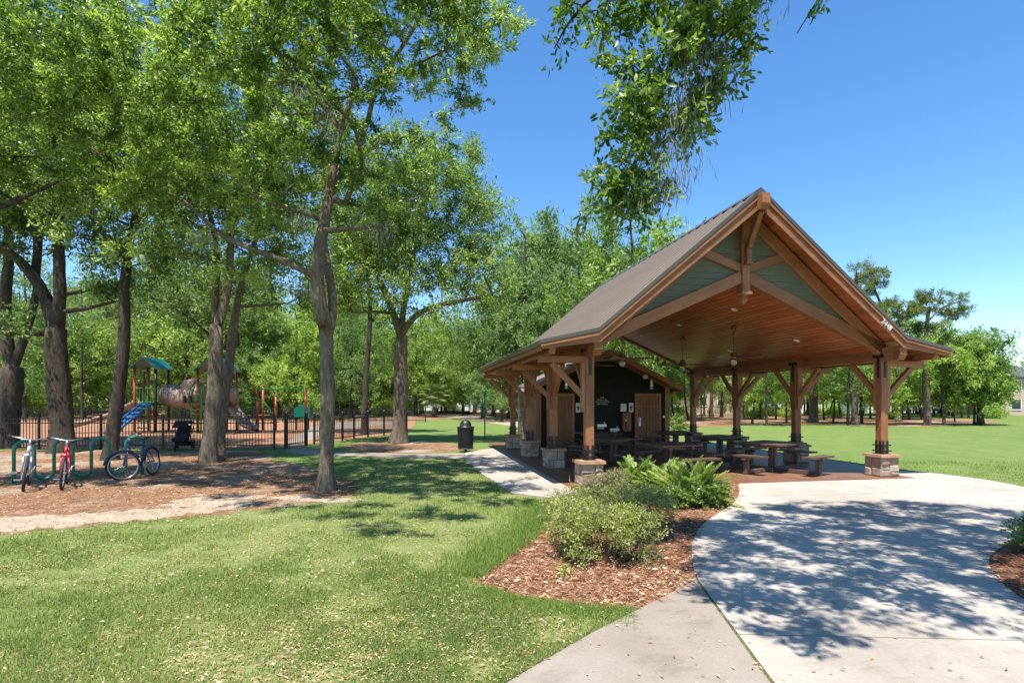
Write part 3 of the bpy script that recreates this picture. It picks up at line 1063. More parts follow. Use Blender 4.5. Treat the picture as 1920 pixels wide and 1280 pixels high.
# ridge cap, rake trim, fascias
b = MB()
for s in (-1, 1):
    b.prism([(0, Z_RIDGE + 0.055), (s * 0.17, Z_RIDGE + 0.055 - 0.17 * SL), (s * 0.17, Z_RIDGE + 0.043 - 0.17 * SL), (0, Z_RIDGE + 0.040)], V0 - 0.02, V1, lambda a, c, t: (CU + a, t, c))
b.build('ridge_cap', M['roof_edge'], pav)
for s in (-1, 1):
    e = lambda a: CU + s * a
    eu = CU + E_OUT
    for (vv, nm) in ((V0, 'front'), (V1, 'rear')):
        d = -1 if nm == 'front' else 1
        ek = (Z_KINK - Z_EAVE) / E_OUT
        t = MB()
        t.prism([(0, Z_RIDGE + 0.03), (CU, Z_KINK + 0.03), (eu + 0.02, Z_EAVE + 0.028), (eu + 0.02, Z_EAVE - 0.05), (CU, Z_KINK - 0.055), (0, Z_RIDGE - 0.075)], vv + d * 0.050, vv + d * 0.002, lambda a, c, t_: (e(a), t_, c))
        t.build('rake_trim', M['roof_edge'], pav)
        t = MB()
        t.prism([(0.0, Z_RIDGE - 0.09), (CU, Z_KINK - 0.07), (eu, Z_EAVE - 0.055), (eu, Z_EAVE - 0.11), (CU, Z_KINK - 0.135), (0.0, Z_RIDGE - 0.165)], vv + d * 0.040, vv + d * 0.004, lambda a, c, t_: (e(a), t_, c))
        t.build('rake_moulding', M['timber'], pav)
        t = MB()
        t.prism([(0.0, Z_RIDGE - 0.135), (CU, Z_KINK - 0.11), (eu - 0.03, Z_EAVE - 0.095), (eu - 0.03, Z_EAVE - 0.16), (CU - 0.05, Z_KINK - 0.26), (0.0, Z_RIDGE - 0.40)], vv - d * 0.045, vv + d * 0.002, lambda a, c, t_: (e(a), t_, c))
        t.build('rake_board', M['timber'], pav)
    b = MB()
    b.beam((e(eu + 0.012), V0, Z_EAVE - 0.035), (e(eu + 0.012), V1, Z_EAVE - 0.035), 0.03, 0.105)
    b.build('drip_edge', M['roof_edge'], pav)
    b = MB()
    b.beam((e(eu - 0.03), V0 + 0.05, Z_EAVE - 0.125), (e(eu - 0.03), V1 - 0.05, Z_EAVE - 0.125), 0.035, 0.13)
    b.build('eave_fascia', M['timber'], pav)
    # soffit planks under the skirt, and under the front overhang
    n = 9
    for i in range(n):
        a0, a1 = CU + 0.02 + (E_OUT - 0.08) * i / n, CU + 0.02 + (E_OUT - 0.08) * (i + 1) / n - 0.006
        z0 = Z_KINK - (a0 - CU) * ek - 0.075
        z1 = Z_KINK - (a1 - CU) * ek - 0.075
        MB().prism([(a0, z0), (a1, z1), (a1, z1 + 0.025), (a0, z0 + 0.025)], V0 + 0.05, V1 - 0.05, lambda a, c, t_: (e(a), t_, c)).build('soffit_plank', M['soffit'], pav)
    n = 34
    me = None
    da = (CU - 0.1) / n
    for i in range(n):
        if me is None or i % 5 == 0:
            zz = -0.075
            mb = MB()
            ax = random.random() * 30
            vs = [(s * 0, V0 + 0.05, zz), (s * (da - 0.005), V0 + 0.05, zz - (da - 0.005) * SL), (s * (da - 0.005), V0 + 0.05, zz + 0.022 - (da - 0.005) * SL), (0, V0 + 0.05, zz + 0.022)]
            vs += [(x, -0.02, z) for x, y, z in vs]
            tcs = [(y + ax, x + ax, z) for x, y, z in vs]
            mb.add(vs, [(0, 1, 2, 3), (7, 6, 5, 4), (0, 4, 5, 1), (1, 5, 6, 2), (2, 6, 7, 3), (3, 7, 4, 0)], tcs)
            me = mb.mesh('soffit_plank', M['soffit'])
        link('soffit_plank', me, pav, (e(0.1 + i * da), 0, Z_RIDGE - (0.1 + i * da) * SL))
    # the sloping plank ceiling inside
    n = 29
    run = (CU - 0.1) / n
    for i in range(n):
        a0, a1 = i * run, (i + 1) * run - 0.016
        zc = lambda a: CH0 + 0.09 + CHS * (CU - 0.1 - a)
        mb = MB()
        ax = random.random() * 30
        vs = []
        for vv in (0.10, PD - 0.12):
            vs += [(e(a0), vv, zc(a0)), (e(a1), vv, zc(a1)), (e(a1), vv, zc(a1) + 0.025), (e(a0), vv, zc(a0) + 0.025)]
        tcs = [(y + ax, x + ax, z) for x, y, z in vs]
        mb.add(vs, [(0, 1, 2, 3), (7, 6, 5, 4), (0, 4, 5, 1), (1, 5, 6, 2), (2, 6, 7, 3), (3, 7, 4, 0)], tcs)
        mb.build('ceiling_plank', M['ceiling'], pav)
    # rafter tails between plate and eave
    for i in range(7):
        vv = 0.4 + i * 1.45
        MB().beam((e(CU + 0.09), vv, 3.20), (e(CU + E_OUT - 0.12), vv, 3.03), 0.09, 0.13, (0, 0, 1)).build('rafter_tail', M['timber'], pav)
# recessed lights in the ceiling
zc = lambda u: CH0 + 0.09 + CHS * (PW - 0.1 - u)
ang = math.atan(CHS)
dl = MB().lathe([(0.085, -0.012), (0.085, 0.0), (0.065, 0.002), (0.05, 0.03)], (0, 0, 0), 14).mesh('downlight', M['white'])
for u, vs in ((4.67, (1.75, 4.85, 7.8)), (6.51, (1.67, 4.87, 7.8))):
    for vv in vs:
        link('downlight', dl, pav, (u, vv, zc(u) - 0.003), (0, ang, 0))


def text(name, body, size, mat, parent, loc, rot, extrude=0.006):
    c = bpy.data.curves.new(name, 'FONT')
    c.body = body
    c.size = size
    c.align_x = 'CENTER'
    c.align_y = 'CENTER'
    c.extrude = extrude
    c.materials.append(mat)
    o = bpy.data.objects.new(name, c)
    COL.objects.link(o)
    o.parent = parent
    me = bpy.data.meshes.new_from_object(o)
    bpy.data.objects.remove(o)
    o = link(name, me, parent, loc, rot)
    return o


# house number on the right rake board
un = 7.02
text('house_number', '2448', 0.165, M['white'], pav, (un, V0 - 0.052, roof_z(un) - 0.215), Matrix.Rotation(math.atan(SL), 3, 'Y').to_4x4().to_euler() if False else (Matrix.Rotation(math.atan(SL), 4, 'Y') @ Matrix.Rotation(R(90), 4, 'X')).to_euler())

# ------------------------------------------------------------------ the small restroom building at the far end
HV, HD, HU0, HU1 = 9.42, 3.0, 1.07, 6.5
HC = (HU0 + HU1) / 2
HE, HS = 2.52, 0.47
hut = thing('restroom_building', 'small dark gabled restroom hut with two wooden doors at the back of the pavilion', 'hut', L2W(0, 0), PA)
b = MB()
hw = HC - HU0
b.prism([(HU0, 0.0), (HU1, 0.0), (HU1, HE), (HC, HE + hw * HS), (HU0, HE)], HV + 0.03, HV + HD, lambda a, c, t: (a, t, c))
b.build('wall', M['dark_siding'], hut)
z = PZ
while z < HE + hw * HS - 0.1:
    z2 = z + 0.17
    cl = lambda zz: HU0 if zz < HE else HU0 + (zz - HE) / HS
    a, d = cl(z), cl(z2)
    vs = [(a, HV - 0.012, z), (2 * HC - a, HV - 0.012, z), (2 * HC - d, HV + 0.006, z2), (d, HV + 0.006, z2), (a, HV + 0.03, z), (2 * HC - a, HV + 0.03, z), (2 * HC - d, HV + 0.03, z2), (d, HV + 0.03, z2)]
    MB().add(vs, [(0, 1, 2, 3), (7, 6, 5, 4), (0, 4, 5, 1), (1, 5, 6, 2), (2, 6, 7, 3), (3, 7, 4, 0)]).build('siding_board', M['dark_siding'], hut)
    if z2 < HE:
        MB().add([(HU0 - 0.034, HV + 0.1, z), (HU0 - 0.034, HV + HD, z), (HU0 - 0.014, HV + HD, z2), (HU0 - 0.014, HV + 0.1, z2), (HU0, HV + 0.1, z), (HU0, HV + HD, z), (HU0, HV + HD, z2), (HU0, HV + 0.1, z2)],
                 [(0, 1, 2, 3), (7, 6, 5, 4), (0, 4, 5, 1), (1, 5, 6, 2), (2, 6, 7, 3), (3, 7, 4, 0)]).build('siding_board', M['sage'], hut)
    z = z2
for u, s in ((HU0, -1), (HU1, 1)):
    MB().box((u + s * 0.008, HV + 0.05, HE / 2 + 0.01), (0.20, 0.17, HE - 0.04)).build('corner_board', M['timber'], hut)
for s in (-1, 1):
    e = lambda a: HC + s * a
    zr = lambda a: HE + hw * HS - HS * a + 0.06
    MB().prism([(0, zr(0)), (hw + 0.38, zr(hw + 0.38)), (hw + 0.38, zr(hw + 0.38) + 0.06), (0, zr(0) + 0.06)], HV - 0.62, HV + HD + 0.3, lambda a, c, t: (e(a), t, c)).build('roof', M['roof'], hut)
    MB().prism([(0, zr(0) - 0.19), (hw + 0.38, zr(hw + 0.38) - 0.14), (hw + 0.38, zr(hw + 0.38) + 0.055), (0, zr(0) + 0.055)], HV - 0.665, HV - 0.623, lambda a, c, t: (e(a), t, c)).build('rake_board', M['timber'], hut)
    MB().beam((e(hw + 0.02), HV - 0.02, HE - 0.06), (e(0.02), HV - 0.02, HE + hw * HS - 0.06), 0.07, 0.16).build('frieze_board', M['timber'], hut)
    MB().beam((e(hw + 0.36), HV - 0.6, zr(hw + 0.36) - 0.09), (e(hw + 0.36), HV + HD + 0.28, zr(hw + 0.36) - 0.09), 0.03, 0.14).build('eave_fascia', M['stucco_white' if s < 0 else 'timber'], hut)
for (u0, u1, hinge) in ((1.38, 2.52, 1), (5.08, 6.22, 1)):
    fr = MB()
    for u in (u0 + 0.055, u1 - 0.055):
        fr.box((u, HV - 0.03, PZ + 1.07), (0.11, 0.07, 2.14))
    fr.box(((u0 + u1) / 2, HV - 0.032, PZ + 2.085), (u1 - u0 - 0.0, 0.075, 0.12))
    d = fr.build('door_frame', M['timber'], hut)
    n = 7
    w = (u1 - u0 - 0.22) / n
    for i in range(n):
        MB().box((u0 + 0.11 + w * (i + 0.5), HV - 0.024, PZ + 1.02), (w - 0.008, 0.03, 2.0)).build('plank', M['door'], d)
    for zz in (0.12, 0.95, 1.62, 1.95):
        MB().box(((u0 + u1) / 2, HV - 0.043, PZ + zz), (u1 - u0 - 0.24, 0.012, 0.07 if zz > 0.2 else 0.16)).build('rail', M['door'], d)
    st = MB().box((u0 + 0.205, HV - 0.053, 1.02), (0.105, 0.008, 0.36)).build('push_plate', M['white'], d)
    MB().box((u0 + 0.205, HV - 0.0585, 1.10), (0.035, 0.004, 0.12)).build('arrow_mark', M['black'], d)
for u in (HC - 1.8, HC + 1.8):
    lm = MB().lathe([(0.075, -0.14), (0.075, 0.14), (0.05, 0.16)], (u + 0.18, HV - 0.13, 2.60), 10)
    lm.beam((u + 0.18, HV - 0.02, 2.60), (u + 0.18, HV - 0.1, 2.60), 0.05, 0.05)
    w_ = lm.build('wall_light', M['steel'], hut)
    MB().lathe([(0.07, -0.09), (0.07, 0.0)], (u + 0.18, HV - 0.13, 2.44), 10).build('light_glass', M['globe'], w_)
    MB().tube([(u - 0.05, HV - 0.015, 2.86), (u - 0.05, HV - 0.075, 2.86)], 0.10, 12).build('floodlight', M['white'], hut)
# stone pilaster at the far left corner
sp = MB().box((HU0 - 0.06, HV + HD - 0.1, 1.16), (0.30, 0.42, 2.3)).build('stone_pilaster', M['mortar'], hut)
z = 0.02
while z < 2.25:
    h = random.uniform(0.16, 0.28)
    MB().box((HU0 - 0.06, HV + HD - 0.1, z + h / 2), (0.345, 0.47, h - 0.014), taper=0.96).build('stone', M['stone'], sp)
    z += h


# ------------------------------------------------------------------ signs and fittings on the hut's front wall
def wall_pt(u, z, off=0.02):
    return L2W(u, HV - off, z)


def wall_thing(name, label, cat, u, z, group=None, off=0.02):
    return thing(name, label, cat, wall_pt(u, z, off), PA, group)


def person_mark(mb, skirt):
    mb.lathe([(0.004, -0.004), (0.028, 0)], (0, 0, 0), 4) if False else None
    pts = [(0.026 * cos(a), 0.09 + 0.026 * sin(a)) for a in np.linspace(0, 2 * pi, 9)[:-1]]
    mb.prism(pts, -0.018, -0.0135, lambda a, c, t: (a, t, c))
    if skirt:
        body = [(-0.02, 0.055), (0.02, 0.055), (0.065, -0.05), (0.025, -0.05), (0.025, -0.13), (-0.025, -0.13), (-0.025, -0.05), (-0.065, -0.05)]
    else:
        body = [(-0.05, 0.055), (0.05, 0.055), (0.05, -0.03), (0.03, -0.03), (0.03, -0.14), (-0.03, -0.14), (-0.03, -0.03), (-0.05, -0.03)]
    mb.prism(list(reversed(body)), -0.018, -0.0135, lambda a, c, t: (a, t, c))
    return mb


for (u, lab, sk) in ((2.68, "white restroom sign with black skirted figure beside the left door", True), (4.93, "white restroom sign with black standing figure beside the right door", False)):
    t = wall_thing('restroom_sign', lab, 'sign', u, 1.60, 'restroom signs')
    MB().box((0, -0.006, 0), (0.185, 0.014, 0.37)).build('sign_plate', M['white'], t)
    person_mark(MB(), sk).build('figure_mark', M['black'], t)
t = wall_thing('paper_notice', 'white paper notice pinned above the wooden box', 'notice', 4.60, 1.60)
MB().box((0, -0.004, 0), (0.24, 0.006, 0.31)).build('sheet_of_paper', M['white'], t)
nb = MB()
for i, w in enumerate((0.06, 0.14, 0.17, 0.15, 0.17, 0.12)):
    nb.box((0, -0.0085, 0.11 - 0.036 * i), (w, 0.003, 0.010))
nb.build('print_lines', simple('grey_print', (0.3, 0.3, 0.32), 0.8), t)
t = wall_thing('wooden_box', 'tall wooden wall box with dark slot under the paper notice', 'box', 4.70, 1.02)
MB().box((0, -0.07, 0), (0.36, 0.14, 0.74)).build('case', M['door'], t)
MB().box((-0.06, -0.143, -0.06), (0.055, 0.01, 0.44)).build('slot', M['black'], t)
MB().box((-0.06, -0.15, 0.07), (0.05, 0.02, 0.07)).build('latch', M['steel'], t)
t = wall_thing('wall_lettering', 'four lines of small white lettering on the dark wall between the doors', 'lettering', 3.69, 1.86)
for i, (s, w) in enumerate((('THE', 0.085), ('Pavilion Rules', 0.075), ('NO GLASS ALLOWED', 0.062), ('PARK CLOSES 9', 0.066))):
    text('text_line', s, w, M['white'], t, (0, -0.012, 0.14 - 0.085 * i), (R(90), 0, 0), 0.003)
t = wall_thing('accessible_sign', 'tiny white accessibility sign right of the right door', 'sign', 6.36, 1.22)
MB().box((0, -0.006, 0), (0.10, 0.014, 0.10)).build('sign_plate', M['white'], t)
for (u, z, lab) in ((3.55, 0.93, 'higher steel drinking fountain on the dark wall'), (4.08, 0.76, 'lower steel drinking fountain beside the wooden box')):
    t = wall_thing('drinking_fountain', lab, 'fountain', u, z, 'pair of drinking fountains')
    bb = MB()
    bb.box((0, -0.20, -0.03), (0.38, 0.38, 0.09))
    bb.box((0, -0.13, -0.13), (0.28, 0.22, 0.12), taper=1.1)
    bb.build('basin', M['steel'], t)
    MB().tube([(0.13, -0.33, 0.02), (0.13, -0.33, 0.09), (0.08, -0.30, 0.11)], 0.018, 8).build('spout', M['chrome'], t)

# ------------------------------------------------------------------ ceiling fans
def make_fan():
    f = thing('ceiling_fan', '', 'fan', (0, 0, 0), 0, 'ceiling fans under the pavilion roof')
    MB().lathe([(0.015, 0.0), (0.07, 0.0), (0.075, 0.07), (0.03, 0.10)], (0, 0, -0.12), 12).build('canopy', M['copper'], f)
    m = MB()
    m.tube([(0, 0, -0.1), (0, 0, -0.80)], 0.014, 8)
    m.build('rod', M['copper'], f)
    MB().lathe([(0.03, -0.78), (0.085, -0.80), (0.095, -0.88), (0.13, -0.92), (0.13, -0.98), (0.07, -1.0)], (0, 0, 0), 16).build('motor', M['copper'], f)
    MB().lathe([(0.05, -1.0), (0.085, -1.04), (0.09, -1.09), (0.06, -1.15), (0.02, -1.17)], (0, 0, 0), 14).build('globe', M['globe'], f, True)
    for k in range(4):
        a = k * pi / 2 + 0.35
        rot = Matrix.Rotation(a, 3, 'Z') @ Matrix.Rotation(R(18), 3, 'X')
        bl = MB()
        pts = [(0.12, -0.035), (0.24, -0.07), (0.78, -0.095), (0.85, -0.06), (0.85, 0.06), (0.78, 0.095), (0.24, 0.07), (0.12, 0.035)]
        bl.prism(pts, -0.004, 0.004, lambda x, y, t: rot @ Vector((x, y, t)) + Vector((0, 0, -0.95)))
        bl.build('fan_blade', M['fan_blade'], f)
    return f


fan = make_fan()
for i, (u, v, rz, lab) in enumerate(((5.35, 2.83, 0.2, 'bronze ceiling fan nearest the open front on the right'), (5.35, 5.9, 0.9, 'bronze ceiling fan deeper in on the right, by the hut roof'),
                                     (2.15, 3.4, 0.5, 'bronze ceiling fan seen between the left posts'), (2.15, 6.3, 1.2, 'bronze ceiling fan close to the dark restroom wall'))):
    o = fan if i == 0 else dup(fan)
    uu = u if u > CU else PW - u
    o.location = L2W(u, v, zc(uu) + 0.03)
    o.rotation_euler = (0, 0, PA + rz)
    o['label'] = lab


# ------------------------------------------------------------------ picnic tables
def make_table():
    t = thing('picnic_table', '', 'table', (0, 0, 0), 0, 'picnic tables under the roof')
    for i in range(6):
        MB().box((0, -0.5 + 0.2 * i, 0.735), (1.22, 0.192, 0.042)).build('top_plank', M['table'], t)
    c = MB()
    for s in (-1, 1):
        c.box((s * 0.34, 0, 0.675), (0.09, 1.1, 0.075))
        c.box((0, s * 0.34, 0.672), (0.59, 0.09, 0.07))
    c.build('top_frame', M['table'], t)
    c = MB()
    for sx, sy in ((1, 0), (-1, 0), (0, 1), (0, -1)):
        c.box((sx * 0.055, sy * 0.055, 0.36), (0.085, 0.085, 0.55))
    c.build('pedestal', M['table'], t)
    for k in range(4):
        a = k * pi / 2
        rot = Matrix.Rotation(a, 3, 'Z')
        MB().box(rot @ Vector((0.66, 0, 0.06)), (1.12, 0.09, 0.085), rot).build('foot_beam', M['table'], t)
        bn = MB()
        bn.box(rot @ Vector((1.18, 0, 0.235)), (0.105, 0.105, 0.42), rot)
        bn.box(rot @ Vector((1.18, 0, 0.405)), (0.28, 0.09, 0.07), rot)
        b_ = bn.build('bench_leg', M['table'], t)
        for s in (-1, 1):
            MB().box(rot @ Vector((1.18 + s * 0.075, 0, 0.462)), (0.14, 1.02, 0.042), rot).build('seat_plank', M['table'], b_)
    return t


tb = make_table()
for i, (u, v, rz, lab) in enumerate(((5.5, 1.30, 24, 'sunlit-edged picnic table nearest the open right corner'), (5.55, 3.9, 15, 'picnic table in the middle of the right row, in shade'),
                                     (5.3, 6.3, 5, 'dark picnic table at the far end in front of the right door'), (2.62, 1.45, 12, 'picnic table at the front left behind the cycads'),
                                     (1.95, 3.6, 30, 'shaded picnic table between the left posts'), (2.4, 6.2, 8, 'picnic table in deep shade below the drinking fountains'))):
    o = tb if i == 0 else dup(tb)
    o.location = L2W(u, v, PZ)
    o.rotation_euler = (0, 0, PA + R(rz))
    o['label'] = lab

# ------------------------------------------------------------------ trees
class Tree:
    """grows a skeleton from hand-laid stems to many twig clusters, then skins it and hangs leaves on it"""

    def __init__(s, seed):
        s.rng = np.random.default_rng(seed)
        s.pos, s.par, s.rad, s.hand = [], [], [], []
        s.tips, s.tipdir, s.tint = [], [], []

    def stem(s, pts, r0, r1, step=0.35, wob=0.03):
        """pts: polyline of local 3-D points; the first one joins the nearest node already there"""
        pts = [np.array(p, float) for p in pts]
        par = -1
        if s.pos:
            d = np.linalg.norm(np.array(s.pos) - pts[0], axis=1)
            par = int(d.argmin())
        cur = []
        for a, b in zip(pts[:-1], pts[1:]):
            n = max(1, int(np.linalg.norm(b - a) / step))
            for k in range(n):
                cur.append(a + (b - a) * k / n)
        cur.append(pts[-1])
        # light smoothing and wobble
        c = np.array(cur)
        for _ in range(3):
            if len(c) > 3:
                c[1:-1] = c[1:-1] * 0.5 + (c[:-2] + c[2:]) * 0.25
        w = np.cumsum(s.rng.normal(0, wob, (len(c), 3)), 0) * 0.35
        w[0] = 0
        c = c + w
        m = len(c)
        for k in range(m):
            s.pos.append(c[k])
            s.par.append(par)
            s.rad.append(r0 + (r1 - r0) * (k / max(1, m - 1)))
            s.hand.append(True)
            par = len(s.pos) - 1
        return s

    def flare(s, h=0.6, k=1.7):
        for i, p in enumerate(s.pos):
            if s.hand[i] and p[2] < h:
                s.rad[i] *= 1 + (k - 1) * (1 - max(0, p[2]) / h) ** 2
        return s

    def crown(s, lobes, n, seg=0.45, up=0.5, tip_r=0.008, exp=0.46, skip_low=0.0):
        """lobes: (centre, radii, weight); n clusters spread through them, denser towards the outside"""
        w = np.array([l[2] if len(l) > 2 else l[1][0] * l[1][1] * l[1][2] for l in lobes], float)
        pick = s.rng.choice(len(lobes), n, p=w / w.sum())
        A = []
        for i in pick:
            c, r = np.array(lobes[i][0], float), np.array(lobes[i][1], float)
            d = s.rng.normal(size=3)
            d /= np.linalg.norm(d)
            A.append((c + d * r * s.rng.uniform(0.15, 1.0) ** 0.45, c))
        base = np.array(s.pos)
        A.sort(key=lambda a: np.linalg.norm(base - a[0], axis=1).min())
        P = np.zeros((len(s.pos) + n * 30, 3))
        P[:len(s.pos)] = base
        cnt = len(s.pos)
        low = [i for i in range(cnt) if s.pos[i][2] < skip_low]
        for a, c in A:
            d = a - P[:cnt]
            L = np.linalg.norm(d, axis=1)
            cost = L + up * np.maximum(0, -d[:, 2]) * 1.5
            if low:
                cost[low] += 3
            k = int(cost.argmin())
            p0 = P[k].copy()
            L = np.linalg.norm(a - p0)
            m = max(1, min(24, int(L / seg)))
            # leave in the direction that the parent grew in, then bend to the target
            pk = s.par[k]
            g = P[k] - P[pk] if pk >= 0 else np.array([0, 0, 1.0])
            g = g / max(1e-6, np.linalg.norm(g))
            ctrl = p0 + (g * 0.35 + (a - p0) / max(L, 1e-6) * 0.65 + np.array([0, 0, 0.12])) * L * 0.5 + s.rng.normal(0, 0.06 * L, 3)
            prev = k
            for q in range(1, m + 1):
                t = q / m
                p = (1 - t) ** 2 * p0 + 2 * t * (1 - t) * ctrl + t * t * a + (s.rng.normal(0, 0.035 * seg * 2, 3) if q < m else 0)
                P[cnt] = p
                s.pos.append(p)
                s.par.append(prev)
                s.rad.append(0.0)
                s.hand.append(False)
                prev = cnt
                cnt += 1
            s.tips.append(prev)
        kids = np.zeros(cnt)
        for t_ in s.tips:
            i = t_
            while i >= 0:
                kids[i] += 1
                i = s.par[i]
        for i in range(cnt):
            r = tip_r * max(1, kids[i]) ** exp
            if not s.hand[i]:
                pr = s.rad[s.par[i]]
                s.rad[i] = min(r, pr * 0.88)
        return s

    def skin(s, mat, name='trunk', parent=None, minr=0.0, lod=1.0):
        n = len(s.pos)
        ch = [[] for _ in range(n)]
        for i, p in enumerate(s.par):
            if p >= 0:
                ch[p].append(i)
        V, F = [], []
        P = np.array(s.pos)
        stack = [(i, None) for i in range(n) if s.par[i] < 0]
        chains = []
        while stack:
            i, start = stack.pop()
            chain = ([start] if start is not None else []) + [i]
            while ch[i]:
                c = sorted(ch[i], key=lambda k: -s.rad[k])
                for o in c[1:]:
                    stack.append((o, i))
                i = c[0]
                chain.append(i)
            chains.append(chain)
        off = 0
        for c in chains:
            if len(c) < 2:
                continue
            pts = P[c]
            rr = np.array([s.rad[k] for k in c])
            if s.par[c[0]] >= 0 or True:
                if len(c) > 1 and s.par[c[1]] == c[0] and rr[0] > rr[1] * 1.5:
                    rr[0] = rr[1] * 1.25
            if rr[min(1, len(rr) - 1)] < minr:
                continue
            big = rr.max()
            ns = 14 if big > 0.12 else 9 if big > 0.06 else 6 if big > 0.025 else 4 if big > 0.012 else 3
            ns = max(3, int(ns * lod))
            t = np.gradient(pts, axis=0)
            t = unit(t)
            x = np.array([1.0, 0, 0]) if abs(t[0][2]) > 0.5 else np.array([0, 0, 1.0])
            ang = np.arange(ns) * 2 * pi / ns
            for k in range(len(c)):
                x = x - t[k] * x.dot(t[k])
                x /= max(1e-6, np.linalg.norm(x))
                y = np.cross(t[k], x)
                lobes_ = 1 + (0.22 * max(0, 1 - pts[k][2] / 0.5) * np.cos(ang * 4 + 0.7) + 0.05 * np.cos(ang * 3 + k * 0.15))[:, None] if big > 0.12 else 1
                ring = pts[k] + (np.outer(np.cos(ang), x) + np.outer(np.sin(ang), y)) * rr[k] * lobes_ * (1 + (0.065 * s.rng.normal(size=(ns, 1)) if big > 0.06 else 0))
                V.append(ring)
            m = len(c)
            idx = off + np.arange(m)[:, None] * ns + np.arange(ns)[None]
            nx = np.roll(idx, -1, 1)
            f = np.stack([idx[:-1], nx[:-1], nx[1:], idx[1:]], -1).reshape(-1, 4)
            F.append(f)
            off += m * ns
        me = np_mesh(name, np.concatenate(V), np.concatenate(F).astype(np.int32), mat)
        me.polygons.foreach_set('use_smooth', [True] * len(me.polygons))
        return link(name, me, parent)

    def leafing(s, per, spread, L, mat, name='crown', parent=None, W=0.42, twigs=5, up=0.6, droop=0.0, extra=0.15, tintvar=0.22, ret=False, twr=0.0, twm='bark'):
        """twigs fan out from each cluster; leaves stand along the twigs"""
        rng = s.rng
        T = np.array(s.tips)
        P = np.array(s.pos)
        n = len(T)
        tip = P[T]
        par = P[[s.par[t] for t in T]]
        d0 = unit(tip - par + 1e-6)
        # twig directions
        td = unit(d0[:, None, :] * 0.55 + rng.normal(size=(n, twigs, 3)) * np.array([1, 1, 0.75]) + np.array([0, 0, 0.15 - droop]))
        tl = spread * rng.uniform(0.55, 1.25, (n, twigs))
        tint = rng.normal(0, tintvar, n)
        k = per // twigs
        u = rng.uniform(0.05, 1.0, (n, twigs, k)) ** 0.8
        p = tip[:, None, None, :] + td[:, :, None, :] * (u * tl[:, :, None])[..., None]
        p = p + rng.normal(0, spread * 0.13, p.shape) - np.array([0, 0, 1]) * (droop * spread * u ** 2)[..., None]
        d = unit(td[:, :, None, :] * 0.9 + rng.normal(0, 0.75, p.shape) + np.array([0, 0, -droop * 0.6]))
        nn = unit(rng.normal(0, 0.65, p.shape) + np.array([0, 0, up]))
        N = n * twigs * k
        Ls = L * rng.uniform(0.65, 1.25, N)
        Ws = Ls * W * rng.uniform(0.75, 1.2, N) * 0.5
        rnd = np.clip(0.5 + np.repeat(tint, twigs * k) + rng.normal(0, 0.17, N), 0, 1)
        p, d, nn = p.reshape(-1, 3), d.reshape(-1, 3), nn.reshape(-1, 3)
        s.twig = (tip, td, tl)
        if twr:
            A = np.repeat(tip, twigs, 0)
            B = A + (td * (tl * 0.85)[..., None]).reshape(-1, 3)
            dd = unit(B - A)
            s1 = unit(np.cross(dd, np.array([0.3, 0.2, 1.0])))
            s2 = np.cross(dd, s1)
            vs = []
            for base_, r_ in ((A, twr), (B, twr * 0.35)):
                for k_ in range(3):
                    q_ = 2 * pi * k_ / 3
                    vs.append(base_ + (s1 * cos(q_) + s2 * sin(q_)) * r_)
            V_ = np.stack(vs, 1).reshape(-1, 3)
            i_ = np.arange(len(A))[:, None] * 6
            F_ = np.concatenate([i_ + np.array([[k_, (k_ + 1) % 3, 3 + (k_ + 1) % 3, 3 + k_]]) for k_ in range(3)]).astype(np.int32)
            to = link('twigs', np_mesh('twigs', V_, F_, M[twm]), parent)
            to['kind'] = 'stuff'
        if ret:
            return p, d, nn, Ls, Ws, rnd
        return link(name, leaf_mesh(name, p, d, nn, Ls, Ws, mat, rnd), parent)


def loc(base, pts):
    return [tuple(Vector(p) - Vector(base)) for p in pts]


def lobe(base, px, py, y, rx, rz, ry, w=None):
    """a crown lobe given by its spot and size in the photograph and its distance"""
    c = P(px, py, y) - Vector(base)
    k = y / FPX
    r = (rx * k, ry, rz * k)
    return (tuple(c), r, w if w else r[0] * r[1] * r[2])


def moss(name, anchors, parent, rng, n=60, L=0.5):
    """grey strands that hang from branches"""
    a = np.repeat(np.array(anchors), n, 0)
    p = a + rng.normal(0, 0.13, a.shape) * np.array([1.3, 1, 0.8])
    N = len(p)
    d = unit(np.array([0, 0, -1.0]) + rng.normal(0, 0.27, p.shape))
    nn = unit(rng.normal(size=p.shape))
    Ls = L * rng.uniform(0.3, 1.2, N)
    o = link(name, leaf_mesh(name, p, d, nn, Ls, np.full(N, 0.0032), M['moss'], rng.uniform(0, 1, N), 0.0), parent)
    o['kind'] = 'stuff'
    return o


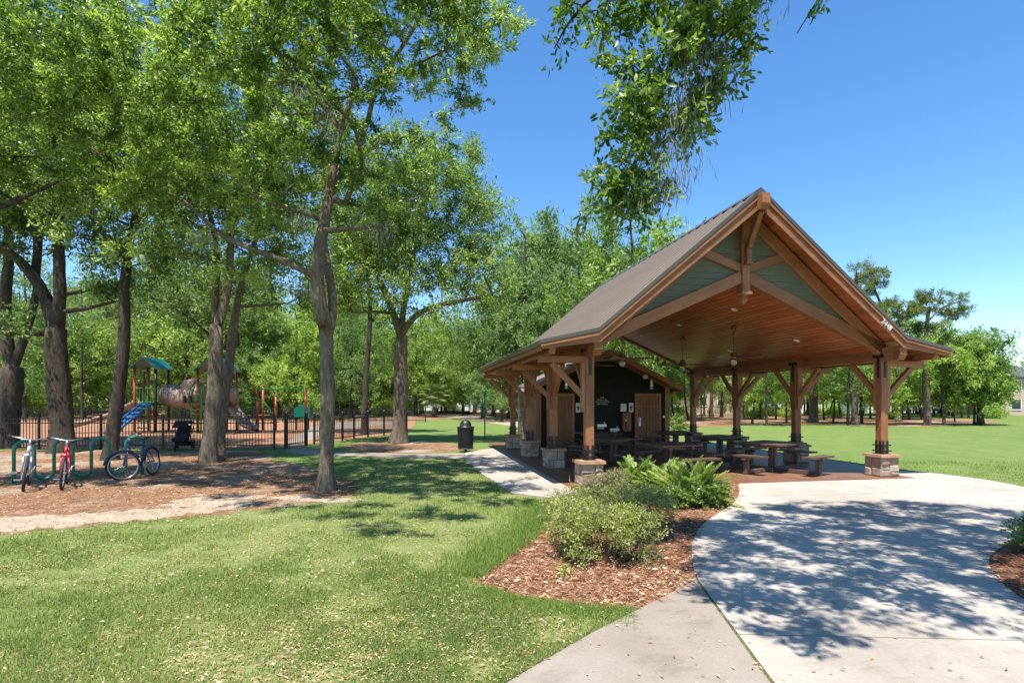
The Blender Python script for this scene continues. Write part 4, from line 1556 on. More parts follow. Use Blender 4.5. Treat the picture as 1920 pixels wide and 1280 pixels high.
# ---- the big forked oak in front
b1 = G(611, 919)
t1 = thing('oak_tree', 'large live oak with a forked grey trunk rising from the grass edge in front', 'tree', b1)
T = Tree(1)
Y1 = b1.y
T.stem(loc(b1, [P(611, 921, Y1), P(611, 880, Y1), P(616, 760, Y1 + .05), P(616, 660, Y1 + .05), P(611, 612, Y1 + .05)]), 0.152, 0.138, 0.25, 0.02)
T.stem(loc(b1, [P(611, 612, Y1 + .05), P(597, 560, Y1), P(592, 510, Y1 - .05), P(600, 455, Y1), P(610, 410, Y1 + .1), P(622, 330, Y1 + .3), P(640, 240, Y1 + .5), P(665, 150, Y1 + .7)]), 0.15, 0.05, 0.25, 0.015)
T.stem(loc(b1, [P(612, 640, Y1 + .05), P(627, 590, Y1 + .1), P(622, 540, Y1 + .3), P(611, 490, Y1 + .5), P(600, 430, Y1 + .8), P(625, 340, Y1 + 1.1), P(668, 290, Y1 + 1.4), P(690, 220, Y1 + 1.6), P(705, 150, Y1 + 1.8), P(770, 60, Y1 + 1.6), P(830, -60, Y1 + 1.2)]), 0.095, 0.035, 0.25, 0.015)
T.stem(loc(b1, [P(596, 520, Y1 - .03), P(560, 493, Y1 - .15), P(500, 478, Y1 - .2), P(440, 452, Y1 - .1), P(400, 425, Y1 + .2), P(370, 385, Y1 + .5), P(300, 345, Y1 + .9)]), 0.072, 0.022, 0.25, 0.03)
T.stem(loc(b1, [P(606, 432, Y1), P(640, 427, Y1 - .2), P(700, 420, Y1 - .4), P(745, 415, Y1 - .5)]), 0.06, 0.02, 0.2, 0.02)
T.stem(loc(b1, [P(605, 415, Y1 + .1), P(580, 398, Y1), P(540, 392, Y1 - .2), P(480, 370, Y1 - .3), P(420, 345, Y1)]), 0.055, 0.02, 0.2, 0.02)
T.stem(loc(b1, [P(640, 245, Y1 + .5), P(600, 190, Y1 + .2), P(540, 120, Y1), P(470, 40, Y1 + .2), P(400, -60, Y1 + .5)]), 0.06, 0.025, 0.25, 0.02)
T.stem(loc(b1, [P(700, 160, Y1 + 1.7), P(760, 130, Y1 + 1.0), P(830, 95, Y1 + .6), P(880, 70, Y1 + .4), P(920, 30, Y1 + .3)]), 0.04, 0.02, 0.25, 0.02)
T.flare(0.45, 1.5)
lob = [lobe(b1, 560, 60, Y1 + .6, 230, 130, 1.7), lobe(b1, 760, 60, Y1 + .6, 150, 100, 1.3), lobe(b1, 900, 40, Y1 + .2, 75, 70, 0.9, 1.6),
       lobe(b1, 880, 150, Y1 + .4, 55, 50, 0.6, 0.6), lobe(b1, 770, 220, Y1 + .8, 110, 90, 1.1), lobe(b1, 620, 250, Y1 - .1, 150, 110, 1.2), lobe(b1, 430, 220, Y1 + .6, 160, 120, 1.5),
       lobe(b1, 260, 250, Y1 + 1.0, 140, 90, 1.4), lobe(b1, 220, 340, Y1 + 1.3, 150, 70, 1.3), lobe(b1, 360, 350, Y1 + .4, 130, 70, 1.0), lobe(b1, 700, 360, Y1 + .6, 120, 60, 0.9, 1.5),
       lobe(b1, 520, 330, Y1 - .3, 110, 60, 0.7, 1.2), lobe(b1, 150, 180, Y1 + 1.5, 120, 100, 1.3), lobe(b1, 500, 430, Y1 + .2, 90, 40, 0.6, 0.5), lobe(b1, 340, 460, Y1 + .9, 90, 45, 0.7, 0.5), lobe(b1, 640, -160, Y1 + 1, 260, 130, 1.8), lobe(b1, 380, -110, Y1 + 1, 200, 120, 1.6),
       lobe(b1, 700, -40, Y1 - 2.6, 150, 60, 1.2, 2.4), lobe(b1, 560, 30, Y1 - 2.2, 140, 80, 1.2, 2.6), lobe(b1, 430, 60, Y1 - 2.4, 140, 90, 1.2, 2.8), lobe(b1, 280, 100, Y1 - 1.6, 150, 90, 1.2, 2.8), lobe(b1, 120, 90, Y1 - 1.4, 150, 100, 1.1, 3.0),
       lobe(b1, 0, 130, Y1 - 1.2, 120, 100, 1.0, 2.4), lobe(b1, 180, 210, Y1 - 1.0, 120, 60, 1.0, 1.6), lobe(b1, 840, 0, Y1 - 2.6, 70, 40, 0.8, 0.8),
       ((Vector((-2.2, 6.5, 7.7)) - b1)[:], (0.8, 0.45, 0.45), 0.7), ((Vector((-1.2, 7.4, 8.3)) - b1)[:], (0.7, 0.5, 0.45), 0.6), lobe(b1, 750, 400, Y1 - .4, 40, 22, 0.3, 0.15), lobe(b1, 480, 505, Y1 - .1, 60, 25, 0.4, 0.2)]
for gx_, gy_ in ((700, 985), (655, 965), (740, 1000), (690, 950), (800, 935), (870, 912), (560, 952), (480, 945), (620, 930), (760, 915), (840, 890), (910, 905), (980, 900), (430, 930)):
    g_ = G(gx_, gy_)
    z_ = (EYE + 0.9 + 0.728 * g_.y) / (1 + 0.728 * SY) + random.uniform(0, 0.8)
    lob.append(((Vector((g_.x - SX * z_, g_.y - SY * z_, z_)) - b1)[:], (0.42, 0.22, 0.25), 0.22))
T.crown(lob, 1300, 0.32, 0.5, 0.0055, 0.46, 1.5)
T.skin(M['bark'], 'trunk', t1)
T.leafing(138, 0.30, 0.092, M['leaf_oak'], 'crown', t1, 0.42, 6, 0.30, 0.1, tintvar=0.27, twr=0.0045)
moss('hanging_moss', [P(560, 165, Y1 - .4) - b1, P(600, 190, Y1 - .3) - b1, P(620, 200, Y1 - .4) - b1, P(628, 235, Y1 - .3) - b1, P(720, 425, Y1 - .5) - b1, P(700, 425, Y1 - .4) - b1, P(560, 405, Y1 - .2) - b1, P(380, 445, Y1) - b1, P(572, 530, Y1) - b1], t1, np.random.default_rng(3), 70, 0.34)


def oak(name, label, base, stems, lobes, n, leafmat, per, spread, L, seed, bark='bark_dark', tip=0.008, group=None, flare=1.5, W=0.42, seg=0.5):
    t = thing(name, label, 'tree', base, 0, group)
    T = Tree(seed)
    for (pts, r0, r1) in stems:
        T.stem(loc(base, pts), r0 * 0.86, r1 * 0.9, 0.4, 0.03)
    T.flare(0.7, flare * 0.88)
    LB = [lobe(base, *l) for l in lobes]
    mw = max(l[2] for l in LB)
    T.crown([(l[0], l[1], max(l[2], mw * 0.09)) for l in LB], int(n * 1.6), seg, 0.5, tip, 0.46, 1.8)
    T.skin(M[bark], 'trunk', t)
    T.leafing(int(per * 1.25), spread, L * 1.08, M[leafmat], 'crown', t, W, 5, 0.35, 0.05, twr=0.007 if base.y < 30 else 0, twm=bark)
    return t


# the oak by the path, right of the playground gate
b = G(746, 831)
y = b.y
oak('oak_tree', 'tall oak forking above head height between the playground corner and the trash can', b,
    [([P(746, 832, y), P(745, 800, y), P(752, 740, y), P(750, 680, y), P(752, 630, y)], 0.37, 0.30),
     ([P(752, 630, y), P(738, 590, y), P(728, 560, y), P(700, 500, y), P(680, 420, y)], 0.20, 0.08),
     ([P(752, 630, y), P(766, 600, y), P(790, 580, y - .5), P(830, 570, y - 1), P(890, 562, y - 1.3), P(940, 545, y - 1)], 0.17, 0.05),
     ([P(752, 625, y), P(760, 560, y + .3), P(772, 500, y + .5), P(790, 400, y + .6), P(810, 320, y + .5)], 0.17, 0.06),
     ([P(738, 588, y), P(700, 580, y - .3), P(660, 586, y - .5)], 0.09, 0.04)],
    [(800, 380, y, 110, 80, 2.2), (870, 330, y, 60, 55, 1.6), (890, 420, y - .5, 55, 70, 1.6), (880, 500, y - .8, 65, 50, 1.5), (760, 470, y, 120, 70, 2), (690, 420, y, 90, 90, 2.2), (650, 520, y - .3, 80, 55, 1.8),
     (720, 540, y - .8, 70, 40, 1.4), (820, 560, y - 1, 70, 35, 1.3), (915, 550, y - 1.2, 45, 22, 1.0), (650, 590, y - .4, 40, 16, .8), (840, 290, y + .4, 70, 40, 1.5), (720, 300, y, 110, 70, 2)],
    330, 'leaf_oak', 95, 0.72, 0.135, 21, 'bark', 0.010)
# two-trunked oak by the fence
b = G(392, 868)
y = b.y
oak('oak_tree', 'grey oak trunk split in two at head height, standing mid-left before the fence', b,
    [([P(390, 870, y), P(398, 800, y), P(402, 730, y), P(404, 660, y), P(408, 610, y)], 0.27, 0.21),
     ([P(408, 610, y), P(425, 560, y), P(434, 500, y + .1), P(428, 430, y + .3), P(440, 340, y + .5)], 0.17, 0.07),
     ([P(408, 615, y), P(402, 560, y + .1), P(412, 500, y + .2), P(400, 420, y + .4), P(370, 320, y + .4)], 0.13, 0.06),
     ([P(409, 848, y + 1.2), P(416, 780, y + 1.2), P(424, 700, y + 1.3), P(434, 620, y + 1.4), P(446, 545, y + 1.6), P(470, 470, y + 1.9), P(500, 380, y + 2)], 0.21, 0.06),
     ([P(442, 575, y + 1.5), P(480, 572, y + 1.8), P(540, 566, y + 2)], 0.07, 0.03)],
    [(430, 330, y + .4, 130, 110, 2), (340, 300, y, 110, 110, 2), (480, 420, y + 1, 100, 70, 1.8), (350, 430, y, 90, 60, 1.6), (530, 500, y + 1.6, 70, 50, 1.4), (560, 330, y + 1.5, 90, 90, 1.8), (470, 200, y + 1, 180, 90, 2.4), (540, 560, y + 2, 40, 20, .8), (440, 530, y + .5, 60, 30, 1)],
    260, 'leaf_oak', 90, 0.62, 0.12, 22, 'bark', 0.009)
# slanting dark trunk next to it
b = G(205, 862)
y = b.y
oak('oak_tree', 'slightly leaning dark oak trunk just behind the bicycle rack', b,
    [([P(205, 864, y), P(212, 800, y), P(222, 730, y), P(232, 660, y), P(236, 600, y), P(234, 540, y), P(240, 470, y + .2), P(260, 380, y + .3), P(270, 300, y + .4)], 0.24, 0.09),
     ([P(238, 500, y), P(200, 440, y - .2), P(150, 380, y - .2)], 0.10, 0.05),
     ([P(248, 430, y), P(300, 380, y - .3), P(350, 320, y - .2)], 0.09, 0.04)],
    [(230, 300, y, 130, 100, 2), (140, 330, y, 100, 80, 1.8), (320, 260, y, 110, 90, 1.8), (220, 180, y + .3, 170, 90, 2.2), (190, 430, y - .3, 90, 50, 1.4), (270, 470, y, 80, 45, 1.3)],
    220, 'leaf_oak', 90, 0.64, 0.125, 23, 'bark_dark', 0.009)
# thick forked oak further left
b = G(118, 848)
y = b.y
oak('oak_tree', 'thick dark oak forking into two big limbs behind the left bicycles', b,
    [([P(118, 850, y), P(116, 800, y), P(113, 730, y), P(106, 660, y), P(106, 618, y)], 0.44, 0.36),
     ([P(106, 618, y), P(96, 580, y), P(78, 540, y), P(66, 505, y), P(40, 480, y - .3), P(0, 462, y - .6), P(-50, 420, y - .8)], 0.29, 0.10),
     ([P(108, 620, y), P(116, 570, y), P(114, 510, y), P(112, 440, y + .2), P(118, 360, y + .3), P(125, 250, y + .3)], 0.25, 0.09),
     ([P(66, 510, y), P(72, 470, y + .2), P(62, 400, y + .3), P(50, 300, y + .3)], 0.17, 0.07),
     ([P(114, 585, y), P(150, 582, y - .2), P(190, 572, y - .4), P(216, 565, y - .5)], 0.11, 0.05),
     ([P(114, 553, y), P(150, 552, y + .2), P(190, 545, y + .4), P(214, 530, y + .5)], 0.10, 0.04),
     ([P(102, 625, y), P(70, 632, y - .4), P(30, 628, y - .6), P(0, 622, y - .8)], 0.12, 0.05)],
    [(100, 280, y, 130, 110, 2.4), (10, 330, y, 100, 110, 2.4), (180, 360, y, 90, 80, 1.8), (60, 150, y, 170, 100, 2.6), (-40, 430, y - .6, 90, 60, 1.6), (150, 460, y, 90, 45, 1.4), (215, 555, y - .4, 30, 22, .7), (220, 515, y + .5, 40, 25, .8), (10, 610, y - .8, 40, 20, .8), (60, 420, y, 80, 50, 1.5), (200, 100, y + .4, 130, 100, 2)],
    260, 'leaf_dark', 90, 0.72, 0.14, 24, 'bark_dark', 0.010)
b = G(20, 840)
y = b.y
oak('oak_tree', 'dark oak with a low V fork at the left edge of the picture', b,
    [([P(12, 842, y), P(16, 790, y), P(22, 730, y), P(24, 690, y)], 0.44, 0.38),
     ([P(24, 690, y), P(12, 640, y), P(10, 570, y), P(14, 500, y), P(10, 400, y), P(-10, 300, y)], 0.26, 0.09),
     ([P(24, 690, y), P(38, 650, y), P(52, 610, y + .2), P(64, 570, y + .3), P(68, 520, y + .5), P(80, 420, y + .6)], 0.20, 0.07)],
    [(-20, 300, y + .5, 120, 130, 2.4), (60, 380, y + .8, 90, 70, 1.8), (-80, 420, y, 100, 80, 2), (0, 130, y + .5, 150, 110, 2.4)],
    170, 'leaf_dark', 90, 0.76, 0.145, 25, 'bark_dark', 0.010)
b = Vector((-13.2, 10.2, 0))
oak('oak_tree', 'oak standing outside the picture whose dark leaves edge in at the far left', b,
    [([b, b + Vector((0.2, 0.2, 2.5)), b + Vector((0.6, 0.4, 5)), b + Vector((1.0, 0.8, 8))], 0.26, 0.09), ([b + Vector((0.4, 0.3, 3.8)), b + Vector((1.8, 1.0, 5.4)), b + Vector((3.4, 1.6, 6.6))], 0.1, 0.04)],
    [(-100, 300, 11.3, 110, 110, 1.5), (-20, 260, 12.0, 80, 90, 1.2), (-190, 200, 11, 130, 110, 1.6), (-60, 60, 11.5, 120, 90, 1.5), (-200, 380, 11.6, 90, 60, 1.2), (30, 120, 12.6, 60, 90, 1.0)],
    190, 'leaf_oak', 90, 0.42, 0.09, 28, 'bark_dark', 0.007)
b = G(404, 815)  # added oak with a hidden trunk, so its crown shades the towers
y = b.y
oak('oak_tree', 'oak added to shade the playground, hidden behind the split trunk, crown over the towers', b,
    [([P(404, 816, y), P(406, 740, y), P(404, 650, y), P(410, 560, y), P(400, 460, y)], 0.18, 0.08), ([P(404, 640, y), P(350, 590, y), P(290, 560, y)], 0.09, 0.04)],
    [(300, 530, y, 75, 45, 2), (370, 560, y, 60, 40, 2), (430, 520, y, 70, 45, 2), (240, 560, y, 55, 35, 1.8), (340, 470, y, 100, 50, 2.2), (480, 560, y, 50, 35, 1.6), (200, 600, y + 1, 40, 25, 1.5)],
    110, 'leaf_grey', 80, 0.8, 0.17, 29, 'bark_dark', 0.010)
# slim trunk inside the fence
b = G(682, 814)
y = b.y
oak('oak_tree', 'slim dark oak inside the fence between the two forked oaks', b,
    [([P(682, 815, y), P(684, 760, y), P(687, 700, y), P(691, 640, y), P(694, 590, y), P(690, 520, y), P(670, 430, y)], 0.21, 0.08),
     ([P(692, 610, y), P(705, 590, y), P(722, 582, y)], 0.06, 0.03)],
    [(670, 480, y, 80, 80, 2), (620, 560, y, 70, 45, 1.6), (720, 440, y, 70, 70, 1.8), (600, 440, y, 90, 80, 2)],
    110, 'leaf_grey', 80, 0.8, 0.17, 26, 'bark_dark', 0.011)

# ---- the tree out of frame on the right, whose branch hangs into the picture and whose crown shades the plaza
b = Vector((7.4, 3.0, 0))
tr = thing('overhanging_tree', 'leafy branch with hanging moss reaching down into the sky at the top', 'tree', b)
T = Tree(31)
T.stem([(0, 0, 0), (0.1, 0, 2), (0, 0.2, 4), (-0.3, 0.4, 6), (-0.8, 0.8, 7.6)], 0.34, 0.2, 0.4)
yb = 6.1
T.stem([(-0.3, 0.4, 6)] + loc(b, [Vector((5, 4.0, 8.6)), Vector((3.6, 5.1, 8.9)), P(1330, -130, yb), P(1300, -30, yb), P(1275, 90, yb), P(1235, 190, yb), P(1205, 290, yb), P(1165, 370, yb)]), 0.15, 0.018, 0.3, 0.02)
T.stem(loc(b, [P(1330, -130, yb), P(1230, -60, yb), P(1130, -30, yb), P(1070, 10, yb), P(1040, 90, yb)]), 0.04, 0.008, 0.25, 0.02)
T.stem([(-0.8, 0.8, 7.6), (-1.4, 1.6, 9.0), (-2.6, 2.6, 10.2)], 0.16, 0.08, 0.4)
T.stem([(-0.3, 0.4, 6.2), (0.8, 1.2, 8.0), (1.8, 2.4, 9.4)], 0.14, 0.06, 0.4)
T.stem(loc(b, [Vector((3.6, 5.1, 8.9)), P(1560, -60, yb), P(1510, 10, yb), P(1480, 58, yb)]), 0.03, 0.006, 0.25, 0.03)
br = [(1290, 0, 130, 45, .55, 1.3), (1190, 5, 80, 35, .45, .7), (1110, 15, 65, 35, .4, .45), (1045, 60, 22, 45, .25, .16), (1330, 70, 80, 50, .45, .8), (1250, 110, 110, 55, .5, 1.2), (1390, 60, 30, 70, .3, .25), (1400, 120, 24, 16, .2, .08),
      (1240, 190, 95, 50, .45, .95), (1320, 180, 50, 40, .35, .4), (1180, 230, 70, 55, .4, .75), (1270, 260, 50, 35, .3, .35), (1160, 320, 65, 45, .35, .6), (1210, 330, 55, 40, .3, .4), (1130, 385, 42, 40, .3, .38), (1185, 380, 45, 30, .3, .25), (1545, 2, 30, 10, .2, .10)]
T.crown([lobe(b, px, py, yb, rx, rz, ry, w) for px, py, rx, rz, ry, w in br], 215, 0.2, 0.1, 0.0032, 0.45, 3)
p, d, nn, Ls, Ws, rnd = T.leafing(46, 0.21, 0.086, M['leaf_near'], W=0.40, twigs=5, up=0.35, droop=0.25, ret=True, twr=0.0022, twm='bark_dark', parent=tr, tintvar=0.3)
moss_pts = [P(px, py, yb - .1) - b for px, py in ((1330, 110), (1320, 140), (1305, 165), (1290, 190), (1270, 200), (1262, 225), (1250, 275), (1258, 300), (1240, 330), (1225, 345), (1215, 365), (1400, 5), (1290, 95), (1300, 60))]
# the nearest leaves are single parts; the rest of the crown is one mass
tw = p + np.array(b)
px = tw[:, 0] / tw[:, 1] * FPX + 960
py = 750 - (tw[:, 2] - EYE) / tw[:, 1] * FPX
vis = (px > 0) & (px < 1920) & (py > 0) & (py < 640)
size = np.where(vis, Ls / tw[:, 1] * (0.4 + 0.6 * np.abs(nn[:, 1])), 0)
order = np.argsort(-size)
single, rest = order[:290], order[290:]
NT = len(T.tips)
T2 = T
S2 = list(T.tips)
# shade crown: clusters above the plaza, each set over a spot of ground that lies in shade
rg = np.random.default_rng(5)
shade = [(G(1330, 985), 0), (G(1420, 952), 0), (G(1520, 943), 0), (G(1700, 945), 0), (G(1930, 962), 0), (G(2200, 985), 0), (G(2250, 1180), 0), (G(1930, 1195), 0), (G(1840, 1165), 0), (G(1690, 1170), 0), (G(1560, 1205), 0), (G(1440, 1195), 0), (G(1345, 1165), 0), (G(1310, 1100), 0), (G(1300, 1040), 0)]
spoly = [(q[0].x, q[0].y) for q in shade]
lob2 = []
for _ in range(6000):
    x, yy = rg.uniform(2, 11), rg.uniform(4, 11.5)
    if not inside(spoly, np.array([x]), np.array([yy]))[0]:
        continue
    zmin = (EYE + 0.65 + 0.728 * yy) / (1 + 0.728 * SY)
    z = zmin + rg.uniform(0.15, 2.6)
    sx, sy = x - SX * z, yy - SY * z
    lob2.append(((sx - b.x, sy - b.y, z), (0.05, 0.05, 0.05), 1.0))
    if len(lob2) >= 480:
        break
for _ in range(170):  # unseen clusters added right of the view to block sky light
    x, yy = rg.uniform(6.0, 11), rg.uniform(2.0, 9)
    if x < 0.95 * yy + 2.2:
        continue
    z = rg.uniform(7.5, 11)
    lob2.append(((x - b.x, yy - b.y, z), (0.05, 0.05, 0.05), 1.0))
n0 = len(T.pos)
T.crown(lob2, len(lob2) + 60, 0.35, 0.3, 0.0045, 0.46, 3)
T.skin(M['bark_dark'], 'trunk', tr)
T.tips = T.tips[NT:]
p2, d2, n2, L2, W2, r2 = T.leafing(78, 0.32, 0.10, M['leaf_near'], W=0.42, twigs=6, up=0.9, droop=0.1, ret=True)
cat = lambda a, c: np.concatenate([a[rest], c])
o = link('crown', broad_leaf_mesh('crown', cat(p, p2), cat(d, d2), cat(nn, n2), cat(Ls, L2), cat(Ws, W2), M['leaf_near'], cat(rnd, r2)), tr)
o['kind'] = 'stuff'
for i in single:
    me = broad_leaf_mesh('leaf', np.zeros((1, 3)), d[i:i + 1], nn[i:i + 1], Ls[i:i + 1], Ws[i:i + 1], M['leaf_near'], rnd[i:i + 1])
    link('leaf', me, tr, tuple(p[i]))
moss('hanging_moss', moss_pts, tr, rg, 130, 0.20)


# ---- background kinds: each built once, then copied
def proto(name, label, seed, h, r, lobes, n, leafmat, per, spread, L, bark='bark_dark', stems=None, tip=0.012, W=0.45, seg=0.7, group=None, drop=0.0, up=0.6):
    t = thing(name, label, 'tree', (0, 0, 0), 0, group)
    T = Tree(seed)
    for (pts, r0, r1) in (stems or [([(0, 0, 0), (0.1, 0, h * .3), (-0.05, 0.1, h * .6), (0.1, 0, h * .9)], r, r * 0.3)]):
        T.stem(pts, r0, r1, 0.7, 0.05)
    T.flare(0.8, 1.4)
    T.crown(lobes, n, seg, 0.5, tip, 0.45, 1.5)
    T.skin(M[bark], 'trunk', t, 0.0, 0.7)
    T.leafing(per, spread, L, M[leafmat], 'crown', t, W, 4, up, drop)
    return t


def randlobes(seed, h, w, n, low=0.3):
    rg = random.Random(seed)
    out = []
    for i in range(n):
        f = (i + 0.5) / n
        z = h * (low + (0.94 - low) * f)
        rr = w * (0.55 + 0.75 * math.sin(pi * min(1, f * 0.85 + 0.12)) ** 1.0) * 0.5
        a = rg.uniform(0, 2 * pi)
        q = rr * rg.uniform(0.3, 0.9)
        s_ = rg.uniform(0.7, 1.15)
        out.append(((q * cos(a), q * sin(a), z), (rr * 0.75 * s_, rr * 0.75 * s_, h * 0.11 * s_)))
    return out


USED = set()


def plant(pr, px, py, h=None, rz=None, label=None, at=None, sx=1.0):
    """stand a copy of the kind pr on the ground spot seen at (px, py)"""
    g = at if at is not None else G(px, py)
    first = pr.name not in USED
    o = pr if first else dup(pr)
    USED.add(pr.name)
    o.location = g
    o.rotation_euler = (0, 0, random.uniform(0, 6.28) if rz is None else rz)
    k = (h / pr['h']) if h else 1.0
    o.scale = (k * sx, k * sx, k)
    if 'deflabel' not in pr:
        pr['deflabel'] = pr['label']
    q = (g.x / g.y) * FPX + 960
    kind = pr['deflabel']
    bins = ((20, 'at the left edge'), (75, 'right of the left-edge oak'), (160, 'beside the thick forked oak'), (245, 'behind the leaning trunk'), (320, 'behind the left play tower'), (385, 'behind the crawl tube'),
            (450, 'behind the right play tower'), (530, 'behind the left swing post'), (590, 'behind the right swing post'), (650, 'behind the front oak trunk'), (710, 'behind the slim oak'), (775, 'behind the path-side oak'),
            (835, 'behind the palm'), (895, 'right of the palm'), (960, 'around the green pole'), (1240, 'behind the roof'), (1300, 'just right of the hut'), (1380, 'left of the third right post'), (1440, 'left of the second right post'),
            (1495, 'touching the second right post'), (1560, 'right of the second right post'), (1620, 'mid-way before the front right post'), (1670, 'hidden by the front right post'), (1740, 'by the tall pine'), (1800, 'left of the lone oak'), (1870, 'around the lone oak'), (9999, 'by the right-edge house'))
    zone = next(n for lim, n in bins if q < lim)
    row_ = 'first row' if g.y < 58 else 'second row' if g.y < 72 else 'third row' if g.y < 100 else 'farthest row'
    o['label'] = label or f'{kind}, {row_} {zone}'
    return o


GW = 'background trees at the edge of the woods'
pA = proto('broadleaf_tree', 'full light green tree', 41, 13, 0.24, randlobes(1, 13, 7.4, 15, .10), 230, 'leaf_spring', 84, 1.0, 0.28, group=GW)
pA['h'] = 13.0
pB = proto('broadleaf_tree', 'grey-green broadleaf tree', 42, 14, 0.26, randlobes(2, 14, 7.8, 15, .14), 240, 'leaf_grey', 84, 1.0, 0.27, group=GW)
pB['h'] = 14.0
pC = proto('broadleaf_tree', 'dark green oak', 43, 12, 0.22, randlobes(3, 12, 7.8, 14, .14), 230, 'leaf_oak', 84, 1.0, 0.26, group=GW)
pC['h'] = 12.0
pD = proto('young_oak', 'slender light-leaved young oak', 44, 6.5, 0.09, randlobes(4, 6.5, 3.6, 10, .22), 120, 'leaf_spring', 72, 0.55, 0.17, group='young trees in the row behind the field', tip=0.008, seg=0.4)
pD['h'] = 6.5
pE = proto('young_oak', 'bushy light green young oak', 45, 6.0, 0.10, randlobes(5, 6.0, 4.2, 10, .20), 130, 'leaf_spring', 72, 0.55, 0.17, group='young trees in the row behind the field', tip=0.008, seg=0.4)
pE['h'] = 6.0
pF = proto('young_oak', 'taller thin-crowned young oak', 47, 8.5, 0.09, randlobes(14, 8.5, 3.0, 12, .22), 110, 'leaf_oak', 60, 0.7, 0.17, group='young trees in the row behind the field', tip=0.008, seg=0.4)
pF['h'] = 8.5
pG = proto('young_oak', 'grey-green crooked young tree', 48, 7.0, 0.08, randlobes(15, 7.0, 4.4, 7, .34), 80, 'leaf_grey', 56, 0.75, 0.18, group='young trees in the row behind the field', tip=0.008, seg=0.4, stems=[([(0, 0, 0), (0.5, 0.1, 2), (0.2, 0.3, 4), (0.9, 0, 6)], 0.09, 0.03)])
pG['h'] = 7.0
bare = proto('bare_trunk_tree', 'tall bare-trunked tree', 46, 17, 0.17, randlobes(6, 17, 5.0, 8, .62), 70, 'leaf_grey', 56, 1.0, 0.25, group='tall bare trunks in the woods')
bare['h'] = 17.0


# pines: clumps of needles at the ends of crooked limbs
def pine(base, label, stems, lobes, n, seed, r):
    t = thing('pine_tree', label, 'tree', base)
    T = Tree(seed)
    for (pts, r0, r1) in stems:
        T.stem(loc(base, pts), r0, r1, 0.5, 0.05)
    T.crown([lobe(base, *l) for l in lobes], n, 0.5, 0.4, 0.014, 0.45, 5)
    T.skin(M['bark_pine'], 'trunk', t, 0, 0.8)
    T.leafing(108, 0.34, 0.30, M['leaf_pine'], 'crown', t, 0.15, 6, 0.7, 0.0, tintvar=0.15)
    return t


b = G(1738, 797)
y = b.y
pine(b, 'tall pine with a flat spreading crown against the sky beyond the right post', [([P(1738, 798, y), P(1738, 740, y), P(1736, 680, y), P(1738, 620, y), P(1745, 575, y)], 0.26, 0.12), ([P(1738, 640, y), P(1700, 610, y), P(1670, 600, y)], 0.08, 0.04), ([P(1742, 600, y), P(1770, 570, y), P(1800, 565, y)], 0.08, 0.04)],
     [(1690, 578, y, 48, 16, 1.4), (1745, 565, y, 50, 18, 1.4), (1790, 575, y, 30, 20, 1.2), (1720, 608, y, 60, 16, 1.4), (1670, 600, y, 35, 18, 1.2), (1740, 640, y, 40, 22, 1.3), (1710, 650, y, 30, 20, 1.2), (1755, 680, y, 26, 24, 1.2)], 140, 51, 0.26)
b = G(1686, 791)
y = b.y
pine(b, 'pine with a small rounded top rising just right of the pavilion roof', [([P(1686, 792, y), P(1684, 720, y), P(1676, 640, y), P(1650, 570, y), P(1632, 530, y)], 0.22, 0.08)],
     [(1632, 518, y, 30, 14, 1.2), (1620, 540, y, 26, 14, 1.1), (1648, 545, y, 26, 14, 1.1), (1640, 575, y, 30, 16, 1.2), (1665, 620, y, 28, 16, 1.2)], 70, 52, 0.22)

# trees of the field's far side, left to right
oak('broadleaf_tree', 'wide dark green oak standing alone by the far right end of the field', G(1836, 797),
    [([P(1838, 798, 42), P(1838, 770, 42), P(1835, 735, 42), P(1836, 690, 42)], 0.26, 0.12), ([P(1826, 797, 42.3), P(1828, 760, 42.2), P(1815, 720, 42)], 0.10, 0.05)],
    [(1845, 650, 42, 40, 25, 1.6), (1820, 690, 42, 45, 28, 1.8), (1860, 700, 42, 32, 22, 1.4), (1840, 730, 42, 55, 25, 1.8), (1800, 735, 42, 35, 25, 1.4), (1860, 745, 42, 30, 20, 1.4), (1785, 660, 42, 30, 25, 1.3)],
    170, 'leaf_oak', 60, 0.7, 0.20, 61, 'bark_dark', 0.012)
rw0 = random.Random(12)
specs = [(1770, 797, 6.0, pE), (1660, 790, 6.3, pD), (1705, 787, 6.5, pD), (1728, 786, 5.6, pE), (1650, 796, 5.8, pE), (1790, 791, 5.5, pD), (1562, 793, 6.4, pD), (1590, 797, 6.3, pE), (1616, 794, 6.6, pD), (1475, 793, 6.5, pE), (1438, 798, 5.8, pD),
         (1410, 794, 6.0, pE), (1545, 787, 7.2, pD), (1500, 786, 7.5, pE), (1455, 787, 6.8, pD), (1578, 785, 6.8, pD), (1632, 785, 7.4, pE), (1425, 785, 7.0, pE), (1395, 786, 5.6, pD), (1290, 786, 6.4, pE), (1262, 787, 7.0, pD), (1315, 789, 5.0, pD), (1680, 783, 8.0, pE), (1745, 783, 8.5, pD), (1520, 781, 8.5, pE)]
for si, (px, py, h, pr) in enumerate(specs):
    pr = (pr, pF, pr, pG)[si % 4]
    h *= rw0.uniform(0.8, 1.25)
    plant(pr, px, py, h * 1.22, None, None, None, 0.95)
